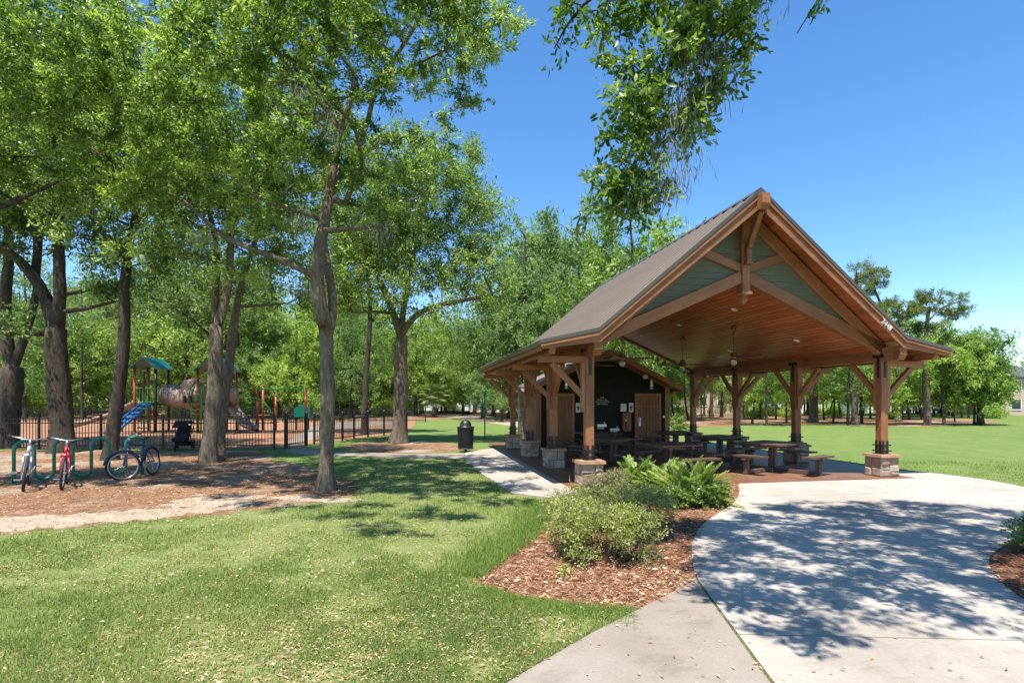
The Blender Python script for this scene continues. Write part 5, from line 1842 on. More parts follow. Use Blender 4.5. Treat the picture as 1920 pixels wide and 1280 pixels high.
# big trunks behind the pavilion
for px, py, r, lab in ((1524, 791, 0.36, 'thick straight pine trunk seen right of the second right post'), (1560, 0, 0, ''), (1602, 796, 0.24, 'pine trunk just left of the front right post'), (1333, 781, 0.22, 'brown pine trunk in front of the rosy house'), (1320, 780, 0.13, 'thin trunk left of the rosy house'), (1353, 782, 0.16, 'reddish thin trunk right of the rosy house')):
    if not r:
        continue
    bb = G(px, py)
    t = thing('pine_tree', lab, 'tree', bb)
    T = Tree(px)
    T.stem([(0, 0, 0), (0.05, 0, 3), (-0.05, 0.1, 7), (0.1, 0, 11)], r, r * 0.6, 0.6, 0.03)
    T.flare(1.0, 1.3)
    T.crown([((0.3, 0, 11.5), (2.0, 2.0, 1.2)), ((-0.6, 0, 10.2), (1.8, 1.8, 0.8))], 26, 0.6, 0.3, 0.012, 0.45, 5)
    T.skin(M['bark_pine'], 'trunk', t, 0, 0.8)
    T.leafing(48, 0.32, 0.32, M['leaf_pine'], 'crown', t, 0.13, 6, 0.2, 0.0)

# behind the roof, centre of the picture
for px, py, h, pr, lab, sx in ((985, 786, 20, pB, 'grey-green broadleaf tree rising left behind the roof', 0.8), (1085, 784, 22.5, pB, 'tall grey-green tree rising behind the roof centre', 0.75), (1185, 789, 20.5, pC, 'bright green tree rising behind the roof slope', 0.8), (1035, 779, 24, pA, 'light green tree between two grey-green ones behind the roof', 0.85), (1232, 784, 21.5, pA, 'light green tree lowest behind the roof slope', 0.9),
                               (1130, 776, 25.0, pA, 'light green tree far behind the roof', 0.8), (925, 780, 12.5, pA, 'low light green tree above the white house', 0.9), (868, 778, 12.0, pC, 'low spreading tree beside the palm', 0.9), (940, 790, 6.2, pB, 'small grey-leaved tree leaning over by the white house', 1.1)):
    plant(pr, px, py, h, None, lab, None, sx)
for px, py, h in ((905, 786, 10.5), (955, 784, 13.5), (1000, 783, 12.0), (975, 777, 17), (890, 775, 15), (835, 774, 15), (1060, 790, 14.0), (1150, 783, 16)):
    plant([pA, pB, pC][px % 3], px, py, h, None, None, None, 0.85)
# woods behind the playground
rw = random.Random(9)
kinds = [pA, pC, pB, pA, pC]
row = [(-60, 783), (30, 779), (100, 784), (165, 778), (230, 783), (300, 779), (350, 784), (470, 783), (430, 777), (520, 780), (560, 785), (610, 778), (650, 782), (715, 777), (770, 780), (800, 776), (835, 775)]
for i, (px, py) in enumerate(row):
    plant(kinds[i % 5], px + rw.uniform(-12, 12), py, rw.uniform(11, 16.5), None, None, None, rw.uniform(0.85, 1.1))
for i in range(46):
    px = rw.uniform(-160, 900)
    py = rw.uniform(767, 776)
    plant(kinds[rw.randrange(5)], px, py, rw.uniform(11, 19), None, None, None, rw.uniform(0.8, 1.1))
for i in range(24):
    px = rw.uniform(-20, 760)
    plant(bare, px, rw.uniform(772, 785), rw.uniform(14, 19), None, None, None, 1.0)
for i in range(34):
    px = rw.uniform(1240, 1960)
    if 1860 < px < 1950:
        continue
    plant([pD, pE, pF, pG][i % 4], px, rw.uniform(772, 780), rw.uniform(7, 11.5))
for i in range(16):
    plant([pF, pG, pD, pF][i % 4], 1650 + 14 * i + rw.uniform(-8, 8) if i < 14 else 1690 + 60 * (i - 14), rw.uniform(776, 786), rw.uniform(7.5, 11), None, None, None, 0.9)
# second line far behind so that no open horizon shows
for i in range(44):
    px = -200 + 2400 * (i + rw.random()) / 44
    if 1865 < px < 1945:
        continue
    plant(kinds[rw.randrange(5)], px, rw.uniform(762.5, 765), rw.uniform(12, 20) if px < 1150 else rw.uniform(7, 10))


# ---- undergrowth at the edge of the woods and behind the hut
def shrub(label, base, lobes, n, leafmat, per, spread, L, seed, group=None, stemr=0.012, W=0.5, twig=None, name='shrub', tip=0.003, seg=0.15, up=0.5, gap=False):
    t = thing(name, label, 'shrub', base, 0, group)
    T = Tree(seed)
    rg = random.Random(seed)
    for l in lobes:
        c = l[0]
        for k in range(3):
            T.stem([(c[0] * .6 + rg.uniform(-.08, .08), c[1] * .6 + rg.uniform(-.08, .08), 0), (c[0] + rg.uniform(-.1, .1), c[1] + rg.uniform(-.1, .1), c[2] * 0.8)], stemr, stemr * 0.5, 0.1, 0.01) if not T.pos else T.stem([(c[0] * .6 + rg.uniform(-.08, .08), c[1] * .6 + rg.uniform(-.08, .08), 0), (c[0], c[1], c[2] * 0.8)], stemr, stemr * 0.5, 0.1, 0.01)
    T.crown(lobes, n, seg, 0.1, tip, 0.4, 0)
    if gap:
        T.tips = [q for q in T.tips if sin(11 * T.pos[q][0] + seed) + sin(12 * T.pos[q][1]) + sin(13 * T.pos[q][2] + 1) > -0.75]
    T.skin(twig or M['bark'], 'stems', t)
    o = T.leafing(per, spread, L, M[leafmat], 'foliage', t, W, 5, up, 0.0)
    return t


us = shrub('low bright shrub', (0, 0, 0), [((0, 0, 0.7), (1.0, 1.0, 0.7)), ((0.9, 0.2, 0.5), (0.7, 0.7, 0.5)), ((-0.8, -0.2, 0.5), (0.8, 0.7, 0.5))], 60, 'leaf_spring', 40, 0.4, 0.16, 71, 'low shrubs at the foot of the woods', 0.02, seg=0.4)
us['h'] = 1.4
for i in range(52):
    px = rw.uniform(-60, 1000) if i < 34 else rw.uniform(1250, 1940)
    plant(us, px, rw.uniform(769, 782) if px < 1000 else rw.uniform(775, 785), rw.uniform(1.2, 3.2) if px < 1000 else rw.uniform(0.5, 1.4))
bh = G(1268, 812)
shrub('bright rounded shrub between the hut corner and the rear right post', bh, [((0, 0, 0.55), (0.5, 0.5, 0.55)), ((0.3, 0, 0.4), (0.35, 0.4, 0.4))], 60, 'leaf_oak', 50, 0.22, 0.09, 72)

# palm behind the lawn
bp = G(814, 782)
pt_ = thing('palm_tree', 'small cabbage palm with drooping fan leaves beside the sandy trail', 'palm', bp)
MB().tube([(0, 0, 0), (0, 0, 0.7), (0.05, 0, 1.5), (0.05, 0, 2.3)], [0.30, 0.24, 0.22, 0.2], 10).build('trunk', M['bark'], pt_, True)
rg = np.random.default_rng(8)
for k in range(26):
    a = k * 2.4
    el = 1.2 - 1.9 * k / 26
    dirv = Vector((cos(a) * cos(el), sin(a) * cos(el), sin(el)))
    base = Vector((0.05, 0, 2.3))
    mid = base + dirv * 1.1
    n = 26
    s = dirv.cross(Vector((0, 0, 1))).normalized()
    up_ = s.cross(dirv)
    an = np.linspace(-1.9, 1.9, n)
    d = np.array([list(dirv * cos(q) + s * sin(q) - Vector((0, 0, 0.35))) for q in an])
    pth = np.tile(np.array(mid), (n, 1))
    fr = link('frond', leaf_mesh('frond', pth, d, np.tile(np.array(up_), (n, 1)), rg.uniform(0.8, 1.15, n), np.full(n, 0.035), M['leaf_palm'], np.clip(rg.normal(0.5, 0.2, n), 0, 1), 0.1), pt_)
    MB().tube([base, base.lerp(mid, 0.6) + Vector((0, 0, 0.06)), mid], 0.018, 4).build('stalk', M['play_green'] if False else M['bark'], fr)

# ------------------------------------------------------------------ houses and parked cars beyond the trees
def house(label, at, w, d, h, rh, wall, rz=0.0, hip=True, wins=3, storeys=1):
    t = thing('house', label, 'house', at, rz)
    MB().box((0, d / 2, h / 2), (w, d, h)).build('wall', M[wall], t)
    ov = 0.5
    r = MB()
    x, y0, y1 = w / 2 + ov, -ov, d + ov
    rx = w / 2 - d * 0.35 if hip else w / 2 + ov
    vs = [(-x, y0, h), (x, y0, h), (x, y1, h), (-x, y1, h), (-rx, d / 2, h + rh), (rx, d / 2, h + rh), (-x, y0, h - .18), (x, y0, h - .18), (x, y1, h - .18), (-x, y1, h - .18)]
    r.add(vs, [(0, 1, 5, 4), (1, 2, 5), (2, 3, 4, 5), (3, 0, 4), (6, 7, 1, 0), (7, 8, 2, 1), (8, 9, 3, 2), (9, 6, 0, 3), (9, 8, 7, 6)])
    r.build('roof', M['house_roof'], t)
    for s in range(storeys):
        for i in range(wins):
            xx = -w / 2 + w * (i + 0.5) / wins
            zz = h / storeys * (s + 0.55)
            f = MB()
            for q in (-0.55, 0.55):
                f.box((xx + q, -0.03, zz), (0.1, 0.08, 1.4))
                f.box((xx, -0.032, zz + q * 1.2), (1.0, 0.08, 0.1))
            fr = f.build('window_frame', M['white'], t)
            MB().box((xx, -0.01, zz), (1.05, 0.03, 1.3)).build('pane', M['window'], fr)
    return t


house('white stuccoed house with grey roof behind the trees left of the pavilion', P(930, 750, 88) - Vector((0, 0, 1.9)), 9, 9, 3.6, 1.6, 'stucco_white', R(-8), False, 3)
house('long low white house glimpsed behind the palm', P(830, 750, 98) - Vector((0, 0, 1.9)), 11, 8, 3.0, 1.5, 'stucco_white', 0, True, 4)
house('tall rosy house seen between the rear posts of the pavilion', P(1352, 750, 78) - Vector((0, 0, 1.9)), 8, 8, 6.4, 2.0, 'stucco_rose', R(6), False, 3, 2)
house('white single-storey house right behind the rear right post', P(1285, 750, 82) - Vector((0, 0, 1.9)), 7, 7, 2.8, 1.5, 'stucco_white', 0, True, 3)
house('tan two-storey house with dark roof at the right edge', P(1905, 750, 70) - Vector((0, 0, 1.9)), 8, 8, 4.9, 1.9, 'stucco_tan', R(-12), True, 3, 2)
house('low white house behind the tall pine trunk', P(1700, 750, 86) - Vector((0, 0, 1.9)), 12, 8, 2.7, 1.5, 'stucco_white', 0, True, 4)
house('low tan house between the pine and the lone oak', P(1795, 750, 90) - Vector((0, 0, 1.9)), 9, 8, 2.8, 1.6, 'stucco_tan', 0, True, 3)
house('white house partly hidden behind the middle right posts', P(1470, 750, 84) - Vector((0, 0, 1.9)), 12, 8, 2.9, 1.5, 'stucco_white', 0, True, 4)


def car(label, at, rz, paint):
    t = thing('parked_car', label, 'car', at, rz, 'cars parked before the far houses')
    prof = [(-2.2, 0.35), (2.15, 0.35), (2.25, 0.65), (2.1, 0.85), (1.1, 0.98), (0.55, 1.42), (-1.2, 1.46), (-1.9, 1.05), (-2.25, 0.95)]
    MB().prism(prof, -0.85, 0.85, lambda a, c, q: (a, q, c)).build('body', M[paint], t)
    for s in (-1, 1):
        MB().prism([(-1.6, 1.0), (0.85, 1.0), (0.48, 1.36), (-1.15, 1.39)], s * 0.852, s * 0.862, lambda a, c, q: (a, q, c)).build('side_window', M['window'], t)
        for x in (-1.4, 1.4):
            w = MB().tube([(x, s * 0.70, 0.34), (x, s * 0.88, 0.34)], 0.34, 16).build('wheel', M['tyre'], t)
            MB().tube([(x, s * 0.86, 0.34), (x, s * 0.892, 0.34)], 0.2, 12).build('rim', M['chrome'], w)
    MB().box((2.2, 0.6, 0.72), (0.1, 0.3, 0.12)).build('headlight', M['globe'], t)
    MB().box((2.2, -0.6, 0.72), (0.1, 0.3, 0.12)).build('headlight', M['globe'], t)
    return t


car('white car parked before the house left of the pavilion', G(925, 773), 0.2, 'car_white')
car('white car parked behind the tall pine trunk', G(1712, 775.5), 0.1, 'car_white')
car('grey car parked near the lone oak at right', G(1790, 775), 2.9, 'car_grey')


# ------------------------------------------------------------------ the black fence round the playground
def fence_run(parent, a, b, spacing=0.115, z0=0.1, z1=1.22):
    a, b = Vector(a), Vector(b)
    L = (b - a).length
    d = (b - a).normalized()
    ang = math.atan2(d.y, d.x)
    for z in (z0 + 0.06, z1 - 0.2, z1 - 0.03):
        MB().beam(a + Vector((0, 0, z)), b + Vector((0, 0, z)), 0.028, 0.035).build('rail', M['black'], parent)
    n = int(L / spacing)
    for i in range(1, n):
        p = a.lerp(b, i / n)
        link('picket', PICK, parent, (p.x, p.y, 0), (0, 0, ang))


PICK = MB().box((0, 0, 0.66), (0.019, 0.019, 1.14)).mesh('picket', M['black'])


def fence_post(parent, p, w=0.06, h=1.34):
    MB().box((p[0], p[1], h / 2), (w, w, h)).box((p[0], p[1], h + 0.01), (w + 0.015, w + 0.015, 0.03), taper=0.6).build('post', M['black'], parent)


FY = 21.25
fo = thing('picket_fence', 'black metal picket fence along the front of the playground', 'fence', (0, 0, 0))
xs = [-9.2, -11.35, -13.5, -15.9, -18.3, -20.7, -23.1]
for x0, x1 in zip(xs[:-1], xs[1:]):
    fence_run(fo, (x1, FY, 0), (x0, FY, 0))
for x in xs:
    fence_post(fo, (x, FY), 0.07)
gate0, gate1 = Vector((-8.95, 21.75, 0)), Vector((-8.62, 23.0, 0))
fs = thing('picket_fence', 'black picket fence running back from the gate along the side lawn', 'fence', (0, 0, 0))
sp = [Vector((-8.5, 23.6, 0)), G(642, 826), G(664, 822.5), G(690, 819.5), G(720, 816), G(763, 810.5)]
for p0, p1 in zip(sp[:-1], sp[1:]):
    p0.z = p1.z = 0
    fence_run(fs, p0, p1, 0.12)
for p in sp:
    fence_post(fs, p, 0.07)
ga = thing('gate', 'black metal picket gate between two thick posts at the end of the path', 'gate', (0, 0, 0))
fence_run(ga, gate0, gate1, 0.11)
for p in (gate0, gate1):
    fence_post(ga, p, 0.11, 1.38)
fr = thing('picket_fence', 'distant black picket fence behind the playground', 'fence', (0, 0, 0))
mb = MB()
for i in range(330):
    mb.box((-47 + i * 0.12, 47.5, 0.66), (0.02, 0.02, 1.14))
pk = mb.build('pickets', M['black'], fr, False, False)
pk['kind'] = 'stuff'
for z in (0.16, 1.02, 1.19):
    MB().beam((-47, 47.5, z), (-7.4, 47.5, z), 0.03, 0.035).build('rail', M['black'], fr)
for i in range(17):
    fence_post(fr, (-47 + i * 2.47, 47.5), 0.07)

# ------------------------------------------------------------------ playground
PYD = 33.0
X = lambda px: (px - 960) / FPX * PYD
Z = lambda py: EYE + (750 - py) / FPX * PYD


def play_roof(parent, cx, cy, w, d, z0, z1):
    mb = MB()
    pts = [(-w, z0), (-w * 0.93, z0 + 0.02), (-w * 0.45, z0 + (z1 - z0) * 0.62), (-0.06, z1), (0.06, z1), (w * 0.45, z0 + (z1 - z0) * 0.62), (w * 0.93, z0 + 0.02), (w, z0)]
    for (a, b_) in zip(pts[:-1], pts[1:]):
        mb.prism([a, b_, (b_[0] * 0.96, b_[1] - 0.07), (a[0] * 0.96, a[1] - 0.07)], cy - d, cy + d, lambda q, c, t: (cx + q, t, c))
    return mb.build('roof', M['play_teal'], parent)


pg = thing('play_structure', 'playground climbing structure with two green-roofed towers, tan crawl tube, slides and blue climber', 'play structure', (0, 0, 0))
for (cx, hw, m1, m2, z0, z1) in ((X(285), 0.62, 'play_orange', 'play_brown', Z(691), Z(671)), (X(408), 0.84, 'play_orange', 'play_orange', Z(695), Z(671))):
    for sx in (-1, 1):
        for sy in (-1, 1):
            MB().tube([(cx + sx * hw, PYD + sy * 0.62, 0), (cx + sx * hw, PYD + sy * 0.62, z0 + 0.15)], 0.075, 10).build('post', M[m1 if sx < 0 else m2], pg, True)
    MB().box((cx, PYD, 1.66), (hw * 2, 1.3, 0.10)).build('deck', M['play_brown'], pg)
    play_roof(pg, cx, PYD, hw + 0.22, 0.85, z0, z1)
    for sy in (-1, 1):
        rl = MB()
        for k in range(7):
            x = cx - hw + 0.14 + k * (hw * 2 - 0.28) / 6
            rl.tube([(x, PYD + sy * 0.62, 1.72), (x, PYD + sy * 0.62, 2.62)], 0.018, 5)
        for z in (1.80, 2.62):
            rl.tube([(cx - hw, PYD + sy * 0.62, z), (cx + hw, PYD + sy * 0.62, z)], 0.024, 6)
        rl.build('railing', M['play_green'], pg)
MB().tube([(X(283), PYD - 0.62, 0), (X(283), PYD - 0.62, Z(697))], 0.05, 8).build('post', M['play_brown'], pg)
# crawl tube shaped like a rock
tp = [(X(309), PYD, 2.20), (X(320), PYD - .05, 2.22), (X(332), PYD - .15, 2.12), (X(344), PYD - .25, 2.0), (X(356), PYD - .25, 2.05), (X(368), PYD - .15, 2.12), (X(382), PYD, 2.1)]
MB().tube(tp, [0.50, 0.56, 0.60, 0.58, 0.70, 0.80, 0.76], 18).build('crawl_tube', M['play_tan'], pg, True)
MB().tube([tp[0], tp[1], tp[2], Vector(tp[2]).lerp(Vector(tp[3]), .6)], [0.54, 0.61, 0.645, 0.56], 18).build('tube_end', M['play_rock'], pg, True)
for i, (px, zz, rr) in enumerate(((318, 2.2, 0.62), (350, 2.03, 0.68), (372, 2.13, 0.83))):
    MB().tube([(X(px) + rr * 0.0, PYD - .15 + rr * cos(a), zz + rr * sin(a)) for a in np.linspace(0, 2 * pi, 25)[:-1]], 0.03, 6, closed=True).build('seam_flange', M['play_rock'], pg, True)
MB().tube([(X(340), PYD - .1, 2.55), (X(352), PYD - .15, 2.78), (X(366), PYD - .15, 2.80), (X(380), PYD - .05, 2.62)], [0.12, 0.34, 0.40, 0.30], 12).build('tube_hood', M['play_tan'], pg, True)
for px, zz in ((364, 1.95), (375, 1.95)):
    MB().box((X(px), PYD - 0.92, zz), (0.10, 0.3, 0.42)).build('slot', M['black'], pg)


def slide(pts, w, parent):
    mb = MB()
    V = [Vector(p) for p in pts]
    prof = [(-w / 2 - .04, 0.22), (-w / 2, 0.22), (-w * 0.32, 0.03), (0, 0), (w * 0.32, 0.03), (w / 2, 0.22), (w / 2 + .04, 0.22), (w * 0.38, -0.03), (0, -0.07), (-w * 0.38, -0.03)]
    vs, fs = [], []
    n = len(prof)
    for i, p in enumerate(V):
        d = V[min(i + 1, len(V) - 1)] - V[max(i - 1, 0)]
        s = Vector((d.y, -d.x, 0)).normalized()
        up = s.cross(d).normalized()
        if up.z < 0:
            up = -up
        for (a, b_) in prof:
            vs.append(p + s * a + up * b_)
    for i in range(len(V) - 1):
        for k in range(n):
            l = (k + 1) % n
            fs.append((i * n + k, i * n + l, (i + 1) * n + l, (i + 1) * n + k))
    return mb.add(vs, fs).build('slide', M['play_tan'], parent, True)


slide(smooth_poly([(X(436), PYD - .3, 1.62), (X(446), PYD - .5, 1.2), (X(462), PYD - .8, 0.75), (X(478), PYD - 1.1, 0.32), (X(497), PYD - 1.3, 0.22)], 2), 0.62, pg)
slide(smooth_poly([(X(263), PYD - .1, 1.72), (X(248), PYD - .2, 1.45), (X(226), PYD - .4, 1.05), (X(200), PYD - 1.0, 0.66), (X(176), PYD - 1.6, 0.36), (X(150), PYD - 1.9, 0.24)], 2), 0.75, pg)
MB().tube([(X(437), PYD - .2, 2.7), (X(441), PYD - .3, 2.4), (X(443), PYD - .3, 1.9), (X(439), PYD - .2, 1.6)], [0.1, 0.3, 0.28, 0.12], 10).build('slide_hood', M['play_tan'], pg, True)
# blue climber leaning on the first tower
c0, c1 = Vector((X(284) + .2, PYD - 0.75, 1.72)), Vector((X(262), PYD - 2.5, 0.05))
dv = (c1 - c0)
sd = Vector((1, 0, 0))
cb = MB()
for s in (-0.30, 0.30):
    cb.beam(c0 + sd * s, c1 + sd * s, 0.16, 0.09)
cb.beam(c0, c1, 0.12, 0.08)
for k in range(7):
    q = c0 + dv * (k + 0.3) / 7
    cb.beam(q - sd * 0.3, q + sd * 0.3, 0.13, 0.07, dv.cross(sd))
cb.build('blue_climber', M['play_blue'], pg)
# green ladders and loops
ld = MB()
for k in range(4):
    z = 0.35 + k * 0.38
    ld.tube([(X(281), PYD - .9, z), (X(284), PYD - 1.25, z - .06), (X(299), PYD - 1.25, z - .06), (X(302), PYD - .9, z)], 0.035, 6)
ld.build('step_loops', M['play_green'], pg)
ld = MB()
for px in (376, 394):
    ld.tube([(X(px), PYD - 0.95, 0), (X(px), PYD - 0.9, 2.5), (X(px), PYD - 0.6, 2.75)], 0.04, 6)
for k in range(8):
    ld.tube([(X(376), PYD - 0.93, 0.25 + k * 0.28), (X(394), PYD - 0.93, 0.25 + k * 0.28)], 0.028, 6)
ld.build('ladder', M['play_green'], pg)
ac = MB()
for k in range(3):
    r = 0.5 + k * 0.28
    ac.tube([(X(440) + 2.2 * (1 - cos(a)) * 0.5, PYD + .3 - k * .2, 1.0 + r * sin(a)) for a in np.linspace(0.1, 3.0, 9)], 0.03, 6)
ac.tube([(X(440) + 0.1, PYD + .3, 0), (X(440) + 0.1, PYD + .3, 2.0)], 0.035, 6)
ac.build('arch_climber', M['play_green'], pg)
pn = MB().box((X(231), PYD - .3, 0.55), (0.38, 0.08, 1.1)).build('side_panel', M['play_green'], pg)

sw = thing('swing_frame', 'orange-posted swing frame with bright green top bar at right of the towers', 'swing frame', (0, 0, 0))
for px, top in ((482, 727), (573, 727)):
    MB().tube([(X(px), PYD, 0), (X(px), PYD, Z(top))], 0.075, 10).build('post', M['play_orange'], sw, True)
MB().tube([(X(480), PYD, Z(729)), (X(575), PYD, Z(729))], 0.06, 10).build('top_bar', M['play_green'], sw, True)
for px in (515, 540):
    ch = MB()
    for s in (-0.2, 0.2):
        ch.tube([(X(px) + s, PYD, Z(729)), (X(px) + s, PYD, 0.6)], 0.012, 4)
    c_ = ch.build('chain', M['black'], sw)
    MB().box((X(px), PYD, 0.58), (0.48, 0.2, 0.04)).build('swing_seat', M['black'], c_)
for px, py, lab in ((472, 723, 'taller reddish post left of the swing frame'), (497, 742, 'shorter reddish post inside the swing frame')):
    t = thing('climbing_post', lab, 'post', (X(px), PYD + 1.5, 0))
    MB().tube([(0, 0, 0), (0, 0, Z(py))], 0.07, 10).lathe([(0.08, Z(py)), (0.09, Z(py) + .04), (0.03, Z(py) + .1)], (0, 0, 0), 10).build('pole', M['play_orange'], t, True)
t = thing('activity_board', 'small teal play board beyond the fence by the right swing post', 'play board', (X(543), PYD + 2, 0))
MB().box((0, 0, 1.1), (1.0, 0.22, 0.62)).build('panel', M['play_teal'], t)
MB().prism([(-0.5, 1.41), (0.5, 1.41), (0, 1.62)], -0.11, 0.11, lambda a, c, q: (a, q, c)).build('peak', M['play_teal'], t)
for s in (-0.4, 0.4):
    MB().tube([(s, 0, 0), (s, 0, 0.82)], 0.05, 8).build('leg', M['play_brown'], t)

# ------------------------------------------------------------------ bicycle rack and bicycles
ra, rb = G(26, 909), G(267, 890)
rk = thing('bike_rack', 'green wave-shaped tube bicycle rack on the leaf litter', 'bike rack', ra, math.atan2(rb.y - ra.y, rb.x - ra.x))
Lr = (rb - ra).length
k = Lr / 7
pts = [(0, 0, -0.05), (0, 0, 0.78)]
zt, zb = 0.80, 0.26
for i in range(7):
    x0 = i * k
    top = i % 2 == 0
    for a in np.linspace(0, pi, 9)[1:]:
        pts.append((x0 + k / 2 - k / 2 * cos(a), 0, (zt + k / 2 * sin(a)) if top else (zb - k / 2 * sin(a))))
    if i < 6:
        pts.append((x0 + k, 0, zb if top else zt))
pts.append((Lr, 0, -0.05))
MB().tube(pts, 0.036, 10).build('wave_tube', M['green_tube'], rk, True)
MB().box((0, 0, 0.28), (0.10, 0.09, 0.06)).build('clamp', M['steel'], rk)
for x in (0, Lr):
    MB().lathe([(0.07, 0.0), (0.07, 0.02), (0.035, 0.03)], (x, 0, 0.01), 12).build('foot_plate', M['green_tube'], rk)


def bike(label, front, heading, paint, steer=0.0, fender=False, lean=0.0, suspension=False, basket=False, s=1.0):
    t = thing('bicycle', label, 'bicycle', (0, 0, 0), heading, 'bicycles at the rack')
    r, wb = 0.335, 1.04
    t.scale = (s, s, s)
    t.location = Vector(front) - Vector((cos(heading), sin(heading), 0)) * wb * s
    t.rotation_euler = (lean, 0, heading)
    hd, hs = Vector((wb - 0.18, 0, 0.86)), Vector((wb - 0.13, 0, 0.72))
    bb, seat, rear = Vector((0.43, 0, 0.29)), Vector((0.27, 0, 0.80)), Vector((0, 0, r))

    def wheel(c, rot):
        ring = lambda R_: [c + rot @ Vector((R_ * cos(a), 0, R_ * sin(a))) for a in np.linspace(0, 2 * pi, 33)[:-1]]
        w = MB().tube(ring(r - 0.022), 0.024, 8, closed=True).build('wheel', M['tyre'], t, True)
        MB().tube(ring(r - 0.052), 0.013, 6, closed=True).build('rim', M['chrome'], w, True)
        sp_ = MB()
        for i in range(18):
            a = i * 2 * pi / 18
            sp_.tube([c + rot @ Vector((0, 0.025 * (-1) ** i, 0)), c + rot @ Vector(((r - .055) * cos(a), 0, (r - .055) * sin(a)))], 0.0025, 3)
        sp_.tube([c + rot @ Vector((0, -0.05, 0)), c + rot @ Vector((0, 0.05, 0))], 0.022, 8)
        sp_.build('spokes', M['chrome'], w)
        if fender:
            MB().tube([c + rot @ Vector((r * 1.06 * cos(a), 0, r * 1.06 * sin(a))) for a in np.linspace(0.2, 2.7, 14)], 0.022, 6).build('mudguard', M[paint], w, True)

    I = Matrix.Identity(3)
    wheel(rear, I)
    rot = Matrix.Rotation(steer, 3, 'Z')
    fc = Vector((wb, 0, r))
    piv = hs
    st = lambda p: piv + rot @ (Vector(p) - piv)
    fcs = st(fc)
    fcs.z = r
    wheel(fcs, rot)
    f = MB()
    f.tube([hd, hs], 0.026, 8)
    f.tube([hs, bb], 0.022, 8)
    f.tube([hd + (hs - hd) * .3, seat + (bb - seat) * .12], 0.019, 8)
    f.tube([seat + Vector((-.02, 0, .06)), bb], 0.019, 8)
    for y in (-0.055, 0.055):
        f.tube([bb + Vector((0, y * .6, 0)), rear + Vector((0, y, 0))], 0.012, 6)
        f.tube([seat + (bb - seat) * .15 + Vector((0, y * .5, 0)), rear + Vector((0, y, 0))], 0.010, 6)
    f.build('frame', M[paint], t, True)
    k = MB()
    k.tube([st(hs), st(hs + (fc - hs) * 0.12)], 0.028, 8)
    for y in (-0.06, 0.06):
        a0, a1 = st(hs + (fc - hs) * 0.1 + Vector((0, y, 0))), fcs + rot @ Vector((0, y, 0))
        k.tube([a0, a0.lerp(a1, .5), a1], [0.024, 0.022, 0.014] if suspension else [0.014, 0.013, 0.010], 8)
    k.box(st(hs + (fc - hs) * 0.1), (0.05, 0.16, 0.05), rot)
    k.build('fork', M['chrome' if suspension else paint], t, True)
    h = MB()
    top = hd + Vector((-0.03, 0, 0.13))
    h.tube([hd, top], 0.018, 8)
    h.tube([st(top + Vector(q)) for q in ((-0.10, -0.30, 0.04), (-0.02, -0.22, 0.035), (0.05, -0.08, 0.0), (0.05, 0.08, 0.0), (-0.02, 0.22, 0.035), (-0.10, 0.30, 0.04))], 0.012, 8)
    hb = h.build('handlebar', M['chrome'], t, True)
    for y in (-1, 1):
        MB().tube([st(top + Vector((-0.07, y * .255, .04))), st(top + Vector((-0.125, y * .335, .042)))], 0.019, 8).build('grip', M['tyre'], hb)
    sd_ = MB()
    sd_.add([(0.40, -.02, .90), (0.40, .02, .90), (0.28, .05, .905), (0.15, .10, .92), (0.12, 0, .935), (0.15, -.10, .92), (0.28, -.05, .905), (0.30, 0, .93), (0.27, 0, .86)],
            [(0, 1, 7), (1, 2, 7), (2, 3, 7), (3, 4, 7), (4, 5, 7), (5, 6, 7), (6, 0, 7), (1, 0, 8), (2, 1, 8), (3, 2, 8), (4, 3, 8), (5, 4, 8), (6, 5, 8), (0, 6, 8)])
    sd = sd_.build('saddle', M['tyre'], t)
    MB().tube([seat + Vector((-.02, 0, .05)), (0.255, 0, .90)], 0.014, 8).build('seat_post', M['chrome'], sd)
    c = MB()
    c.tube([bb + Vector((0, 0.055, 0)), bb + Vector((0, 0.065, 0))], 0.09, 16)
    c.tube([bb + Vector((0, -.08, 0)), bb + Vector((0.10, -.08, -.13))], 0.012, 6)
    c.tube([bb + Vector((0, .08, 0)), bb + Vector((-0.10, .08, .13))], 0.012, 6)
    c.box(bb + Vector((0.10, -.14, -.13)), (.09, .10, .02))
    c.box(bb + Vector((-.10, .14, .13)), (.09, .10, .02))
    c.build('crank', M['chrome'], t)
    return t


bike('silver mountain bicycle with wide handlebar, leftmost at the rack', G(42, 921), math.atan2(-0.80, 0.60), 'bike_silver', 0.05, False, R(-6), True, s=1.08)
bike('red-framed bicycle standing between the first two loops of the rack', G(116, 918), math.atan2(-0.82, 0.57), 'bike_red', -0.02, False, R(-4), False, s=1.05)
bike('navy cruiser bicycle at the right end of the rack, front wheel turned sideways', G(240, 901), math.atan2(-0.99, 0.10), 'bike_blue', R(-52), True, R(5), False, s=1.05)

